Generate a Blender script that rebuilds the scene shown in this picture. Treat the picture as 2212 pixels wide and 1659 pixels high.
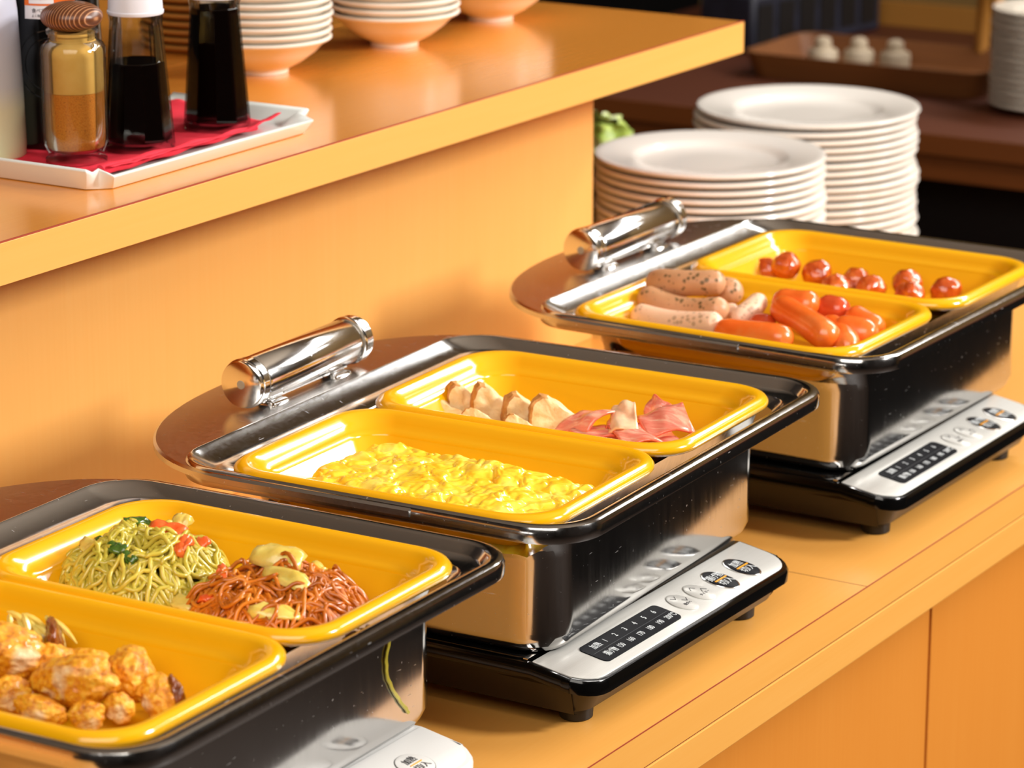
import bpy, math, random
from mathutils import Vector, Matrix, Euler, noise
PI = math.pi
R = math.radians
random.seed(7)
SC = bpy.context.scene
COL = SC.collection
for o in list(bpy.data.objects):
    bpy.data.objects.remove(o)

# ------------------------------------------------------------------ camera, world, lights, exposure
CAM_H = 0.8
cd = bpy.data.cameras.new('camera')
cam = bpy.data.objects.new('camera', cd)
COL.objects.link(cam)
cam.location = (0, 0, CAM_H)
cam.rotation_euler = (R(90 - 15.68), 0, R(31.58))
cd.sensor_width = 36
cd.lens = 7000 / 2212 * 36
cd.clip_start = 0.05
cd.dof.use_dof = True
cd.dof.focus_distance = 2.16
cd.dof.aperture_fstop = 11
SC.camera = cam

w = bpy.data.worlds.new('world')
SC.world = w
w.use_nodes = True
w.node_tree.nodes['Background'].inputs[0].default_value = (1.0, 0.93, 0.85, 1)
w.node_tree.nodes['Background'].inputs[1].default_value = 0.25


def area(name, loc, target, size, sizey, energy, col):
    l = bpy.data.lights.new(name, 'AREA')
    l.shape = 'RECTANGLE'
    l.size = size
    l.size_y = sizey
    l.energy = energy
    l.color = col
    o = bpy.data.objects.new(name, l)
    COL.objects.link(o)
    o.location = loc
    d = Vector(target) - Vector(loc)
    o.rotation_euler = d.to_track_quat('-Z', 'Y').to_euler()
    return o


area('upper_window_light', (-0.45, 4.6, 1.93), (-1.15, 2.0, 0.1), 3.4, 0.34, 76, (1.0, 0.97, 0.93))
area('lower_window_light', (0.3, 4.6, 1.42), (-1.15, 2.0, 0.1), 1.8, 0.10, 5, (1.0, 0.97, 0.93))
area('side_window_light', (1.3, 2.9, 1.55), (-1.25, 2.0, 0.1), 0.6, 0.6, 84, (1.0, 0.965, 0.92))
area('camera_side_fill', (-0.3, -0.2, 1.85), (-1.2, 2.0, 0.0), 2.4, 1.6, 46, (1.0, 0.93, 0.84))  # added soft fill, high behind the camera, brightens the sides facing it

SC.view_settings.view_transform = 'Standard'
SC.view_settings.look = 'None'
SC.view_settings.gamma = 1
SC.view_settings.use_curve_mapping = False
SC.view_settings.exposure = 0.30
SC.cycles.max_bounces = 10
SC.cycles.transparent_max_bounces = 32
SC.cycles.transmission_bounces = 10
SC.cycles.caustics_reflective = False
SC.cycles.caustics_refractive = False
SC.cycles.sample_clamp_indirect = 6


# ------------------------------------------------------------------ materials
def srgb(h):
    h = h.lstrip('#')
    c = [int(h[i:i + 2], 16) / 255 for i in (0, 2, 4)]
    return tuple([x / 12.92 if x <= .04045 else ((x + .055) / 1.055) ** 2.4 for x in c]) + (1,)


def col(c):
    return srgb(c) if isinstance(c, str) else tuple(c) + ((1,) if len(c) == 3 else ())


class NT:
    def __init__(s, name):
        s.m = bpy.data.materials.new(name)
        s.m.use_nodes = True
        s.t = s.m.node_tree
        s.b = s.t.nodes['Principled BSDF']

    def n(s, typ, **kw):
        nd = s.t.nodes.new(typ)
        for k, v in kw.items():
            setattr(nd, k, v)
        return nd

    def l(s, a, b):
        s.t.links.new(a, b)

    def set(s, **kw):
        for k, v in kw.items():
            s.b.inputs[k.replace('_', ' ')].default_value = v

    def coord(s, scale=(1, 1, 1), rot=(0, 0, 0), kind='Object'):
        tc = s.n('ShaderNodeTexCoord')
        mp = s.n('ShaderNodeMapping')
        mp.inputs['Scale'].default_value = scale
        mp.inputs['Rotation'].default_value = rot
        s.l(tc.outputs[kind], mp.inputs['Vector'])
        return mp.outputs['Vector']

    def noise(s, vec, scale, detail=3, rough=.5, dist=0):
        nd = s.n('ShaderNodeTexNoise')
        nd.inputs['Scale'].default_value = scale
        nd.inputs['Detail'].default_value = detail
        nd.inputs['Roughness'].default_value = rough
        nd.inputs['Distortion'].default_value = dist
        s.l(vec, nd.inputs['Vector'])
        return nd.outputs['Fac']

    def ramp(s, fac, stops):
        r = s.n('ShaderNodeValToRGB')
        e = r.color_ramp.elements
        while len(e) < len(stops):
            e.new(0.5)
        for i, (p, c) in enumerate(stops):
            e[i].position = p
            e[i].color = col(c)
        s.l(fac, r.inputs['Fac'])
        return r.outputs['Color']

    def mix(s, fac, a, b):
        m = s.n('ShaderNodeMix', data_type='RGBA')
        for sock, v in ((m.inputs[0], fac), (m.inputs[6], a), (m.inputs[7], b)):
            if hasattr(v, 'links'):
                s.l(v, sock)
            else:
                sock.default_value = v if isinstance(v, (int, float)) else col(v)
        return m.outputs[2]

    def bump(s, h, strength=.2, dist=.001):
        b = s.n('ShaderNodeBump')
        b.inputs['Strength'].default_value = strength
        b.inputs['Distance'].default_value = dist
        s.l(h, b.inputs['Height'])
        s.l(b.outputs['Normal'], s.b.inputs['Normal'])


def simple(name, c, rough=.5, metal=0, spec=.5, **kw):
    t = NT(name)
    t.set(Base_Color=col(c), Roughness=rough, Metallic=metal)
    t.b.inputs['Specular IOR Level'].default_value = spec
    for k, v in kw.items():
        t.b.inputs[k.replace('_', ' ')].default_value = v
    return t.m


def wood(name, c1, c2, axis, rough=.35, coat=0.0, gs=1.0, lines=.5):
    t = NT(name)
    sc = {'x': (2, 90, 90), 'y': (90, 2, 90), 'z': (90, 90, 2)}[axis]
    v = t.coord(tuple(a * gs for a in sc))
    f1 = t.noise(v, 3.2, 4, .6)
    sc2 = {'x': (.8, 7, 7), 'y': (7, .8, 7), 'z': (7, 7, .8)}[axis]
    f2 = t.noise(t.coord(sc2), 1.6, 3, .55, .6)
    c = t.mix(f1, c1, c2)
    c = t.mix(t.ramp(f2, [(.3, (0, 0, 0)), (.7, (lines, lines, lines))]), c, c2)
    t.l(c, t.b.inputs['Base Color'])
    t.set(Roughness=rough)
    t.b.inputs['Coat Weight'].default_value = coat
    t.b.inputs['Coat Roughness'].default_value = .18
    t.bump(f1, .12, .0004)
    return t.m


def steel(name, base, rough, scratch=.5, axis=(1, 1, 1)):
    t = NT(name)
    t.set(Metallic=1.0)
    v = t.coord((60 * axis[0], 60 * axis[1], 60 * axis[2]))
    f = t.noise(v, 4, 5, .7)
    v2 = t.coord((220, 25, 220), (.5, .9, .3))
    s1 = t.noise(v2, 2.1, 2, .5)
    v3 = t.coord((25, 260, 160), (.1, .3, 1.1))
    s2 = t.noise(v3, 1.7, 2, .5)
    mx = t.n('ShaderNodeMath', operation='MAXIMUM')
    t.l(s1, mx.inputs[0])
    t.l(s2, mx.inputs[1])
    scr = t.ramp(mx.outputs[0], [(.725, (0, 0, 0)), (.80, (1, 1, 1))])
    b = [base * .92, base * .94, base, 1]
    t.l(t.mix(scr, (base, base * .985, base * .97), (.85, .85, .85)), t.b.inputs['Base Color'])
    rr = t.n('ShaderNodeMapRange')
    rr.inputs['To Min'].default_value = rough
    rr.inputs['To Max'].default_value = rough + .16
    t.l(f, rr.inputs['Value'])
    ad = t.n('ShaderNodeMath', operation='MULTIPLY_ADD')
    t.l(scr, ad.inputs[0])
    ad.inputs[1].default_value = scratch
    t.l(rr.outputs[0], ad.inputs[2])
    t.l(ad.outputs[0], t.b.inputs['Roughness'])
    t.bump(f, .03, .0003)
    return t.m


def mottled(name, stops, scale, rough=.5, bump=.3, bscale=None, dist=0, sss=0, sssr=(1, .3, .1), coat=0, detail=4, bd=.001, kind='Object'):
    t = NT(name)
    v = t.coord(kind=kind)
    f = t.noise(v, scale, detail, .6, dist)
    t.l(t.ramp(f, stops), t.b.inputs['Base Color'])
    t.set(Roughness=rough)
    t.b.inputs['Subsurface Weight'].default_value = sss
    t.b.inputs['Subsurface Radius'].default_value = sssr
    t.b.inputs['Subsurface Scale'].default_value = .006
    t.b.inputs['Coat Weight'].default_value = coat
    t.b.inputs['Coat Roughness'].default_value = .12
    if bump:
        t.bump(t.noise(v, bscale or scale * 3, 4, .6), bump, bd)
    return t.m


M = {}
M['top_wood'] = wood('top_wood', '#F0A044', '#E69234', 'y', .24, .9)
M['edge_wood'] = wood('edge_wood', '#EDB664', '#E6AA54', 'y', .42)
M['panel_wood'] = wood('panel_wood', '#F2B868', '#ECAA56', 'z', .45, lines=.35)
M['low_wood'] = wood('low_wood', '#F1B25C', '#EAA44A', 'y', .36, .15)
M['door_wood'] = wood('door_wood', '#E2923A', '#D8842C', 'z', .45)
M['red_line'] = simple('red_line', '#A8442A', .5)
M['gap'] = simple('gap', '#6A2C12', .6)
M['dark_wood'] = wood('dark_wood', '#7E4416', '#5E300E', 'x', .45)
M['dark_top'] = wood('dark_top', '#5E2C10', '#4A200C', 'x', .55)
M['black'] = simple('black', '#0A0808', .5)
M['floor'] = mottled('floor', [(.3, '#241A14'), (.7, '#2E221A')], 3, .5, .1)
M['ceil'] = simple('ceil', '#B8AC9C', .9)
M['wall'] = mottled('wall', [(.3, '#6E5528'), (.7, '#7E6434')], 2, .8, .05)
M['wall_dark'] = simple('wall_dark', '#2A211C', .8)
M['steel'] = steel('steel', .62, .06, .35)
M['steel_side'] = steel('steel_side', .52, .05, .45, (1, 1, .08))
M['steel_plate'] = steel('steel_plate', .66, .16, .25)
M['chrome'] = steel('chrome', .85, .05, .5, (1, .1, 1))
M['chrome_cap'] = steel('chrome_cap', .85, .05, .1)
M['rubber'] = simple('rubber', '#6E6454', .6)
M['yellow'] = simple('yellow', '#EFAE0C', .16, 0, .5, Coat_Weight=.3, Coat_Roughness=.06)
M['glass_black'] = simple('glass_black', '#060606', .08)
M['gloss_black'] = simple('gloss_black', '#070707', .12)
M['body_brown'] = simple('body_brown', '#1C120D', .32)
M['foot'] = simple('foot', '#100C0A', .5)
M['white_porcelain'] = simple('white_porcelain', '#F0EBE4', .14, 0, .5, Coat_Weight=.3)
M['bowl_porcelain'] = simple('bowl_porcelain', '#F4EEE2', .2)
M['tray_white'] = simple('tray_white', '#E8EDEA', .12, 0, .5, Coat_Weight=.4)
M['napkin'] = mottled('napkin', [(.3, '#D81830'), (.7, '#E42840')], 60, .8, .3, 900)
M['white_plastic'] = simple('white_plastic', '#ECEBE8', .3)
M['cap_white'] = simple('cap_white', '#E6E4EC', .35)
M['print_white'] = simple('print_white', '#E6EAEC', .6)
M['print_black'] = simple('print_black', '#3A3A3E', .5)
M['print_orange'] = simple('print_orange', '#F2A51C', .4)
M['print_red'] = simple('print_red', '#E8655A', .6)
M['label_orange'] = simple('label_orange', '#F0701C', .6)
M['label_white'] = simple('label_white', '#EDE8EA', .6)
M['display'] = simple('display', '#0C0E14', .5, 0, .12)


def brushed():
    t = NT('brushed_metal')
    v = t.coord((8, 8, 8), kind='Object')
    v = t.coord((900, 6, 900))
    f = t.noise(v, 3, 2, .5)
    t.l(t.mix(f, '#CFCEC9', '#E2E1DC'), t.b.inputs['Base Color'])
    t.set(Metallic=.25, Roughness=.34)
    t.bump(f, .05, .0002)
    return t.m


M['brushed'] = brushed()


def glassm(name, c=(1, 1, 1), rough=.0, ior=1.45):
    t = NT(name)
    t.set(Base_Color=col(c), Roughness=rough, IOR=ior)
    t.b.inputs['Transmission Weight'].default_value = 1
    return t.m


def thin_glass():
    t = NT('glass')
    tr_ = t.n('ShaderNodeBsdfTransparent')
    tr_.inputs[0].default_value = (.97, .98, .97, 1)
    gl = t.n('ShaderNodeBsdfGlossy')
    gl.inputs['Roughness'].default_value = .03
    fr = t.n('ShaderNodeFresnel')
    fr.inputs[0].default_value = 1.45
    ml = t.n('ShaderNodeMath', operation='MULTIPLY')
    ml.inputs[1].default_value = .75
    ml.use_clamp = True
    t.l(fr.outputs[0], ml.inputs[0])
    mx = t.n('ShaderNodeMixShader')
    t.l(ml.outputs[0], mx.inputs[0])
    t.l(tr_.outputs[0], mx.inputs[1])
    t.l(gl.outputs[0], mx.inputs[2])
    t.l(mx.outputs[0], t.t.nodes['Material Output'].inputs['Surface'])
    return t.m


M['glass'] = thin_glass()
M['soy'] = simple('soy', '#0A0302', .05)
M['powder'] = mottled('powder', [(.35, '#C4680F'), (.55, '#E08C2A'), (.7, '#9A480C')], 900, .9, .4, 1500)
M['dust'] = mottled('dust', [(.3, '#E4AC50'), (.7, '#ECBA62')], 80, .9, 0)
def milkym():
    t = NT('milky')
    sp = t.n('ShaderNodeSeparateXYZ')
    t.l(t.coord((1, 1, 1)), sp.inputs[0])
    mr = t.n('ShaderNodeMapRange')
    mr.inputs['From Min'].default_value = 0
    mr.inputs['From Max'].default_value = .1
    t.l(sp.outputs['Z'], mr.inputs['Value'])
    t.l(t.ramp(mr.outputs[0], [(0, '#EADFB0'), (.38, '#E4DAB4'), (.56, '#CDCCCE'), (1, '#C6C8DA')]), t.b.inputs['Base Color'])
    t.set(Roughness=.3)
    t.b.inputs['Transmission Weight'].default_value = .15
    return t.m


M['milky'] = milkym()
M['dressing'] = simple('dressing', '#E8DC9C', .5)


def knobwood():
    t = NT('turned_wood')
    w1 = t.n('ShaderNodeTexWave', wave_type='BANDS', bands_direction='X')
    w1.inputs['Scale'].default_value = 130
    w1.inputs['Distortion'].default_value = 1.6
    w1.inputs['Detail'].default_value = 2
    t.l(t.coord((1, .35, .35)), w1.inputs['Vector'])
    t.l(t.ramp(w1.outputs['Fac'], [(0, '#5A3018'), (.8, '#6E3E22'), (1, '#C08A62')]), t.b.inputs['Base Color'])
    t.set(Roughness=.35)
    t.bump(w1.outputs['Fac'], .15, .0004)
    return t.m


M['knob'] = knobwood()
M['egg'] = mottled('egg', [(.3, '#FBB818'), (.5, '#FED436'), (.75, '#FFE470')], 45, .2, .12, 120, .4, .2, (1, .6, .15), .7)
M['noodle_green'] = mottled('noodle_green', [(.3, '#B2A234'), (.6, '#D0BC48'), (.8, '#E0CC58')], 60, .25, 0, sss=.1, coat=.4)
M['noodle_brown'] = mottled('noodle_brown', [(.3, '#8E4408'), (.5, '#C46A14'), (.7, '#DE8A28')], 50, .25, 0, coat=.25)
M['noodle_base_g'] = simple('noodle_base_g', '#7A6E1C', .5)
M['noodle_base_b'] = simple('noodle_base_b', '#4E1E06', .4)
M['carrot'] = mottled('carrot', [(.3, '#E8501A'), (.7, '#F27A38')], 90, .25, .2, sss=.2, coat=.4)
M['pepper'] = mottled('pepper', [(.3, '#2E4A14'), (.6, '#4E7020'), (.8, '#86A040')], 70, .2, .2, coat=.6)
M['cabbage'] = mottled('cabbage', [(.3, '#D8B848'), (.6, '#EAD070'), (.8, '#F4E4A0')], 45, .25, .3, sss=.3, coat=.4)
M['nug'] = mottled('nug', [(.25, '#D8A468'), (.42, '#ECCB92'), (.7, '#F4DCAE')], 90, .6, .5, 320, sss=.1)
M['nug_crust'] = mottled('nug_crust', [(.3, '#9C5C20'), (.5, '#C88A44'), (.75, '#DCA864')], 110, .6, .6, 300)
M['meat'] = mottled('meat', [(.25, '#8A2C08'), (.5, '#C05014'), (.75, '#DA7A30')], 90, .12, .5, 140, .3, .1, coat=.8, bd=.002)
M['frank'] = mottled('frank', [(.25, '#E25812'), (.5, '#EC7022'), (.8, '#F49650')], 22, .25, .08, 300, 0, .25, (1, .35, .15), .4)
M['frank_dark'] = mottled('frank_dark', [(.25, '#BC3C16'), (.8, '#D85A2C')], 28, .2, .08, 300, 0, .2, coat=.4)


def herbm(name, a, b, sp):
    t = NT(name)
    v = t.coord()
    base = t.ramp(t.noise(v, 30, 3), [(.3, a), (.7, b)])
    vo = t.n('ShaderNodeTexVoronoi')
    vo.inputs['Scale'].default_value = 210
    t.l(v, vo.inputs['Vector'])
    n2 = t.noise(v, 60, 2)
    gt = t.n('ShaderNodeMath', operation='SUBTRACT')
    t.l(n2, gt.inputs[0])
    t.l(vo.outputs['Distance'], gt.inputs[1])
    m = t.ramp(gt.outputs[0], [(.18, (0, 0, 0)), (.32, (sp, sp, sp))])
    t.l(t.mix(m, base, '#6A5634'), t.b.inputs['Base Color'])
    t.set(Roughness=.4)
    t.b.inputs['Subsurface Weight'].default_value = .15
    t.b.inputs['Subsurface Scale'].default_value = .005
    t.bump(t.noise(v, 250, 3), .25, .0006)
    return t.m


M['herb'] = herbm('herb', '#BE8A60', '#D4A078', .9)
M['herb_pale'] = herbm('herb_pale', '#EABE9C', '#F2CCB0', .45)


def hamm():
    t = NT('ham')
    v = t.coord((40, 200, 90), (.3, .2, .5))
    f = t.noise(v, 1.2, 4, .6, .5)
    c = t.ramp(f, [(.3, '#E2705E'), (.5, '#EE907A'), (.66, '#F6C0A4'), (.8, '#E05C42')])
    at = t.n('ShaderNodeAttribute', attribute_name='edge')
    t.l(t.mix(t.ramp(at.outputs['Fac'], [(.6, (0, 0, 0)), (1, (.75, .75, .75))]), c, '#E8582A'), t.b.inputs['Base Color'])
    t.set(Roughness=.22)
    t.b.inputs['Subsurface Weight'].default_value = .2
    t.b.inputs['Subsurface Scale'].default_value = .004
    t.b.inputs['Coat Weight'].default_value = .4
    t.bump(f, .15, .0006)
    return t.m


M['ham'] = hamm()
M['ham_pale'] = mottled('ham_pale', [(.3, '#F0B088'), (.6, '#F8D0A8'), (.8, '#F4B8A0')], 60, .3, .2, sss=.2, coat=.3)


def chickm():
    t = NT('fried_chicken')
    v = t.coord()
    lo = t.noise(v, 34, 2, .5, .2)
    hi = t.noise(v, 190, 4, .7)
    crumb = t.ramp(hi, [(.30, '#9A5004'), (.42, '#DC860C'), (.54, '#F0A818'), (.68, '#FAD050')])
    c = t.mix(t.ramp(lo, [(.57, (0, 0, 0)), (.68, (1, 1, 1))]), crumb, t.ramp(hi, [(.3, '#E8BC7C'), (.6, '#F8E4C0')]))
    t.l(c, t.b.inputs['Base Color'])
    t.set(Roughness=.42)
    t.b.inputs['Coat Weight'].default_value = .25
    t.bump(t.noise(v, 300, 5, .7), .9, .0016)
    return t.m


M['chicken'] = chickm()
M['skin_brown'] = mottled('skin_brown', [(.3, '#5A2408'), (.6, '#8A4410'), (.8, '#B06A20')], 60, .25, .5, 140, coat=.4)
M['lettuce'] = mottled('lettuce', [(.3, '#6E9A20'), (.5, '#B8CC60'), (.7, '#E8F0C8')], 30, .4, .2)
M['purple_leaf'] = mottled('purple_leaf', [(.3, '#3A1418'), (.7, '#5E2A28')], 30, .5, .2)
M['blue_dark'] = mottled('blue_dark', [(.3, '#14141C'), (.7, '#262838')], 20, .5, .1)
M['wicker'] = wood('wicker', '#8A5420', '#5A3010', 'x', .6, gs=.4)
M['red_cloth'] = simple('red_cloth', '#6E1412', .8)
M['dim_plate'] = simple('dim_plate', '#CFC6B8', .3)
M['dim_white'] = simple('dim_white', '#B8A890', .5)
M['tan'] = simple('tan', '#A06C28', .6)


# ------------------------------------------------------------------ mesh helpers
def mk(name, verts, faces, mat, parent=None, smooth=True, mats=None, fm=None, ang=40):
    me = bpy.data.meshes.new(name)
    me.from_pydata([tuple(v) for v in verts], [], faces)
    me.materials.append(M[mat] if isinstance(mat, str) else mat)
    for x in (mats or []):
        me.materials.append(M[x])
    if fm:
        for i, f in enumerate(fm):
            me.polygons[i].material_index = f
    if smooth:
        for p in me.polygons:
            p.use_smooth = True
    me.update()
    if smooth and ang < 180:
        me.set_sharp_from_angle(angle=R(ang))
    o = bpy.data.objects.new(name, me)
    COL.objects.link(o)
    if parent:
        o.parent = parent
    return o


class G:
    def __init__(s):
        s.v = []
        s.f = []
        s.m = []

    def add(s, vs, fs, mi=0):
        b = len(s.v)
        s.v += [tuple(v) for v in vs]
        s.f += [tuple(i + b for i in f) for f in fs]
        s.m += [mi] * len(fs)
        return s

    def box(s, x0, x1, y0, y1, z0, z1, mi=0):
        vs = [(x, y, z) for z in (z0, z1) for y in (y0, y1) for x in (x0, x1)]
        return s.add(vs, [(0, 2, 3, 1), (4, 5, 7, 6), (0, 1, 5, 4), (2, 6, 7, 3), (0, 4, 6, 2), (1, 3, 7, 5)], mi)

    def loft(s, rings, cap0=True, cap1=True, mi=0):
        n = len(rings[0])
        vs = [p for r in rings for p in r]
        fs = []
        for k in range(len(rings) - 1):
            for i in range(n):
                j = (i + 1) % n
                fs.append((k * n + i, k * n + j, (k + 1) * n + j, (k + 1) * n + i))
        if cap0:
            fs.append(tuple(reversed(range(n))))
        if cap1:
            fs.append(tuple(range((len(rings) - 1) * n, len(rings) * n)))
        return s.add(vs, fs, mi)

    def lathe(s, prof, seg=48, c=(0, 0), mi=0, cap0=False, cap1=False):
        rings = [[(c[0] + r * math.cos(2 * PI * i / seg), c[1] + r * math.sin(2 * PI * i / seg), z) for i in range(seg)] for r, z in prof]
        return s.loft(rings, cap0, cap1, mi)

    def lathe_y(s, prof, seg=40, c=(0, 0), mi=0, cap0=True, cap1=True):
        rings = [[(c[0] - r * math.cos(2 * PI * i / seg), y, c[1] + r * math.sin(2 * PI * i / seg)) for i in range(seg)] for r, y in prof]
        return s.loft(rings, cap0, cap1, mi)

    def tube(s, pts, rads, sides=6, mi=0, caps=True):
        pts = [Vector(p) for p in pts]
        rings = []
        up = Vector((0, 0, 1))
        prev = None
        for i, p in enumerate(pts):
            d = (pts[min(i + 1, len(pts) - 1)] - pts[max(i - 1, 0)])
            if d.length < 1e-9:
                d = Vector((1, 0, 0))
            d.normalize()
            a = prev if prev is not None else (up if abs(d.z) < .9 else Vector((1, 0, 0)))
            x = a - d * a.dot(d)
            if x.length < 1e-6:
                x = d.orthogonal()
            x.normalize()
            prev = x
            y = d.cross(x)
            r = rads[i] if isinstance(rads, (list, tuple)) else rads
            rings.append([tuple(p + (x * math.cos(2 * PI * k / sides) + y * math.sin(2 * PI * k / sides)) * r) for k in range(sides)])
        return s.loft(rings, caps, caps, mi)

    def build(s, name, mat, parent=None, smooth=True, mats=None, ang=40):
        return mk(name, s.v, s.f, mat, parent, smooth, mats, s.m if mats else None, ang)


def rr(x0, x1, y0, y1, r, n=7, xs=()):
    """rounded rectangle, CCW; r may be a 4-list (corner order: x1y0, x1y1, x0y1, x0y0)"""
    rs = r if isinstance(r, (list, tuple)) else [r] * 4
    out = []
    C = [(x1, y0, -90, -1, 1), (x1, y1, 0, -1, -1), (x0, y1, 90, 1, -1), (x0, y0, 180, 1, 1)]
    for q, ((cx, cy, a, sx, sy), rad) in enumerate(zip(C, rs)):
        for i in range(n + 1):
            t = R(a + 90 * i / n)
            out.append((cx + sx * rad + rad * math.cos(t), cy + sy * rad + rad * math.sin(t)))
        if q == 1:
            for x in sorted(xs, reverse=True):
                out.append((x, y1))
        if q == 3:
            for x in sorted(xs):
                out.append((x, y0))
    return out


def at_z(pts, z):
    return [(x, y, z) for x, y in pts]


def tag(o, label, cat, group=None, kind=None):
    if label:
        o['label'] = label
    if cat:
        o['category'] = cat
    if group:
        o['group'] = group
    if kind:
        o['kind'] = kind
    return o


def empty(name, loc=(0, 0, 0), rz=0):
    o = bpy.data.objects.new(name, None)
    o.empty_display_size = .02
    COL.objects.link(o)
    o.location = loc
    o.rotation_euler = (0, 0, rz)
    return o


KIDS = {}


def children(o):
    return [c for c in bpy.data.objects if c.parent == o]


def copy_tree(o, parent=None):
    c = o.copy()
    COL.objects.link(c)
    if parent:
        c.parent = parent
    for ch in children(o):
        copy_tree(ch, c)
    return c


def bevel(o, wd, seg=2):
    m = o.modifiers.new('bevel', 'BEVEL')
    m.width = wd
    m.segments = seg
    m.limit_method = 'ANGLE'
    m.angle_limit = R(40)
    return o


def struct(o):
    o['kind'] = 'structure'
    return o


def text(name, body, size, loc, rot, mat, parent, align='CENTER', ext=.00012, sx=1.0):
    c = bpy.data.curves.new(name, 'FONT')
    c.body = body
    c.size = size
    c.align_x = align
    c.align_y = 'CENTER'
    c.extrude = ext
    c.resolution_u = 3
    c.materials.append(M[mat])
    tmp = bpy.data.objects.new(name, c)
    COL.objects.link(tmp)
    dg_ = bpy.context.evaluated_depsgraph_get()
    me_ = bpy.data.meshes.new_from_object(tmp.evaluated_get(dg_))
    bpy.data.objects.remove(tmp)
    o = bpy.data.objects.new(name, me_)
    COL.objects.link(o)
    o.location = loc
    o.rotation_euler = rot
    o.scale = (sx, 1, 1)
    if parent:
        o.parent = parent
    return o


# ------------------------------------------------------------------ setting
def plane_box(name, a, mat):
    g = G().box(*a)
    return struct(g.build(name, mat, smooth=False))


plane_box('floor', (-4.2, 2.6, -2.2, 5.2, -.87, -.85), 'floor')
plane_box('ceiling', (-4.2, 2.6, -2.2, 5.2, 2.6, 2.62), 'ceil')
plane_box('wall_back', (-2.50, 2.6, 4.9, 5.0, -.85, 2.6), 'wall')
plane_box('wall_left', (-4.2, -4.1, -2.2, 5.2, -.85, 2.6), 'wall_dark')
plane_box('wall_right', (2.5, 2.6, -2.2, 5.2, -.85, 2.6), 'wall_dark')
plane_box('wall_front', (-4.2, 2.6, -2.2, -2.1, -.85, 2.6), 'wall_dark')
plane_box('wall_alcove', (-4.1, -2.52, 4.9, 5.0, -.85, 2.6), 'black')

# lower buffet counter
XF = -.973
YE = 3.15
cnt = empty('buffet_counter', (-1.25, 2, -.85))
tag(cnt, 'long low orange wood buffet counter that the chafing dishes stand on', 'counter')


def cpart(g, name, mat, parent=cnt, smooth=False, bev=0):
    o = g.build(name, mat, None, smooth)
    o.parent = parent
    o.matrix_parent_inverse = Matrix.Translation(-parent.location)
    if bev:
        bevel(o, bev)
    return o


cpart(G().box(-2.05, XF, 0.2, YE, -.0262, 0), 'worktop', 'low_wood', bev=.0006)
cpart(G().box(-2.05, XF, 0.2, YE, -.0535, -.0275), 'lower_board', 'low_wood', bev=.0008)
cpart(G().box(-2.04, XF - .0014, 0.21, YE - .001, -.0276, -.0261), 'board_joint', 'gap')
cpart(G().box(XF - .0004, XF + .0002, 0.2, YE, -.0005, .00015), 'edge_line', 'red_line')
# a thin seam across the worktop
cpart(G().box(-1.5, XF, 2.0895, 2.0900, -.001, .00015), 'worktop_seam', 'gap')
ys = [0.2, .77, 1.27, 1.77, 2.27, 2.77, YE]
for i in range(len(ys) - 1):
    cpart(G().box(-1.018, -1.0, ys[i] + .0022, ys[i + 1] - .0022, -.78, -.0535), 'door_panel', 'door_wood', bev=.0012)
cpart(G().box(-2.0, -1.018, 0.21, YE - .02, -.85, -.0535), 'carcass', 'gap')

# upper serving bar
bar = empty('serving_bar', (-1.7, 1.5, 0))
tag(bar, 'raised orange wood bar with overhanging top behind the chafing dishes', 'counter')
ZT, ZB = .302, .272
XO, YO = -1.408, 2.708
cpart(G().box(-1.72, XO, 0.2, YO, ZB, ZT), 'bar_top', 'top_wood', bar, bev=.0008)
cpart(G().box(XO, XO + .0012, 0.2, YO, ZB, ZT - .0006), 'front_edging', 'edge_wood', bar, bev=.0004)
cpart(G().box(XO - .0006, XO + .0010, 0.2, YO, ZT - .0006, ZT + .0003), 'edge_line', 'red_line', bar)
cpart(G().box(-1.66, -1.511, 0.25, 2.605, 0.0002, ZB), 'front_panel', 'panel_wood', bar, bev=.001)
# the bar top is wider towards the rear (serving side)
cpart(G().box(-2.10, -1.7202, 0.2, YO - .0, ZB, ZT), 'rear_top', 'top_wood', bar, bev=.0008)
cpart(G().box(-2.04, -1.6602, 0.25, 2.60, 0.0002, ZB), 'bar_body', 'dark_wood', bar)


# ------------------------------------------------------------------ induction cookers
def ih_top(p):
    return p


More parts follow.
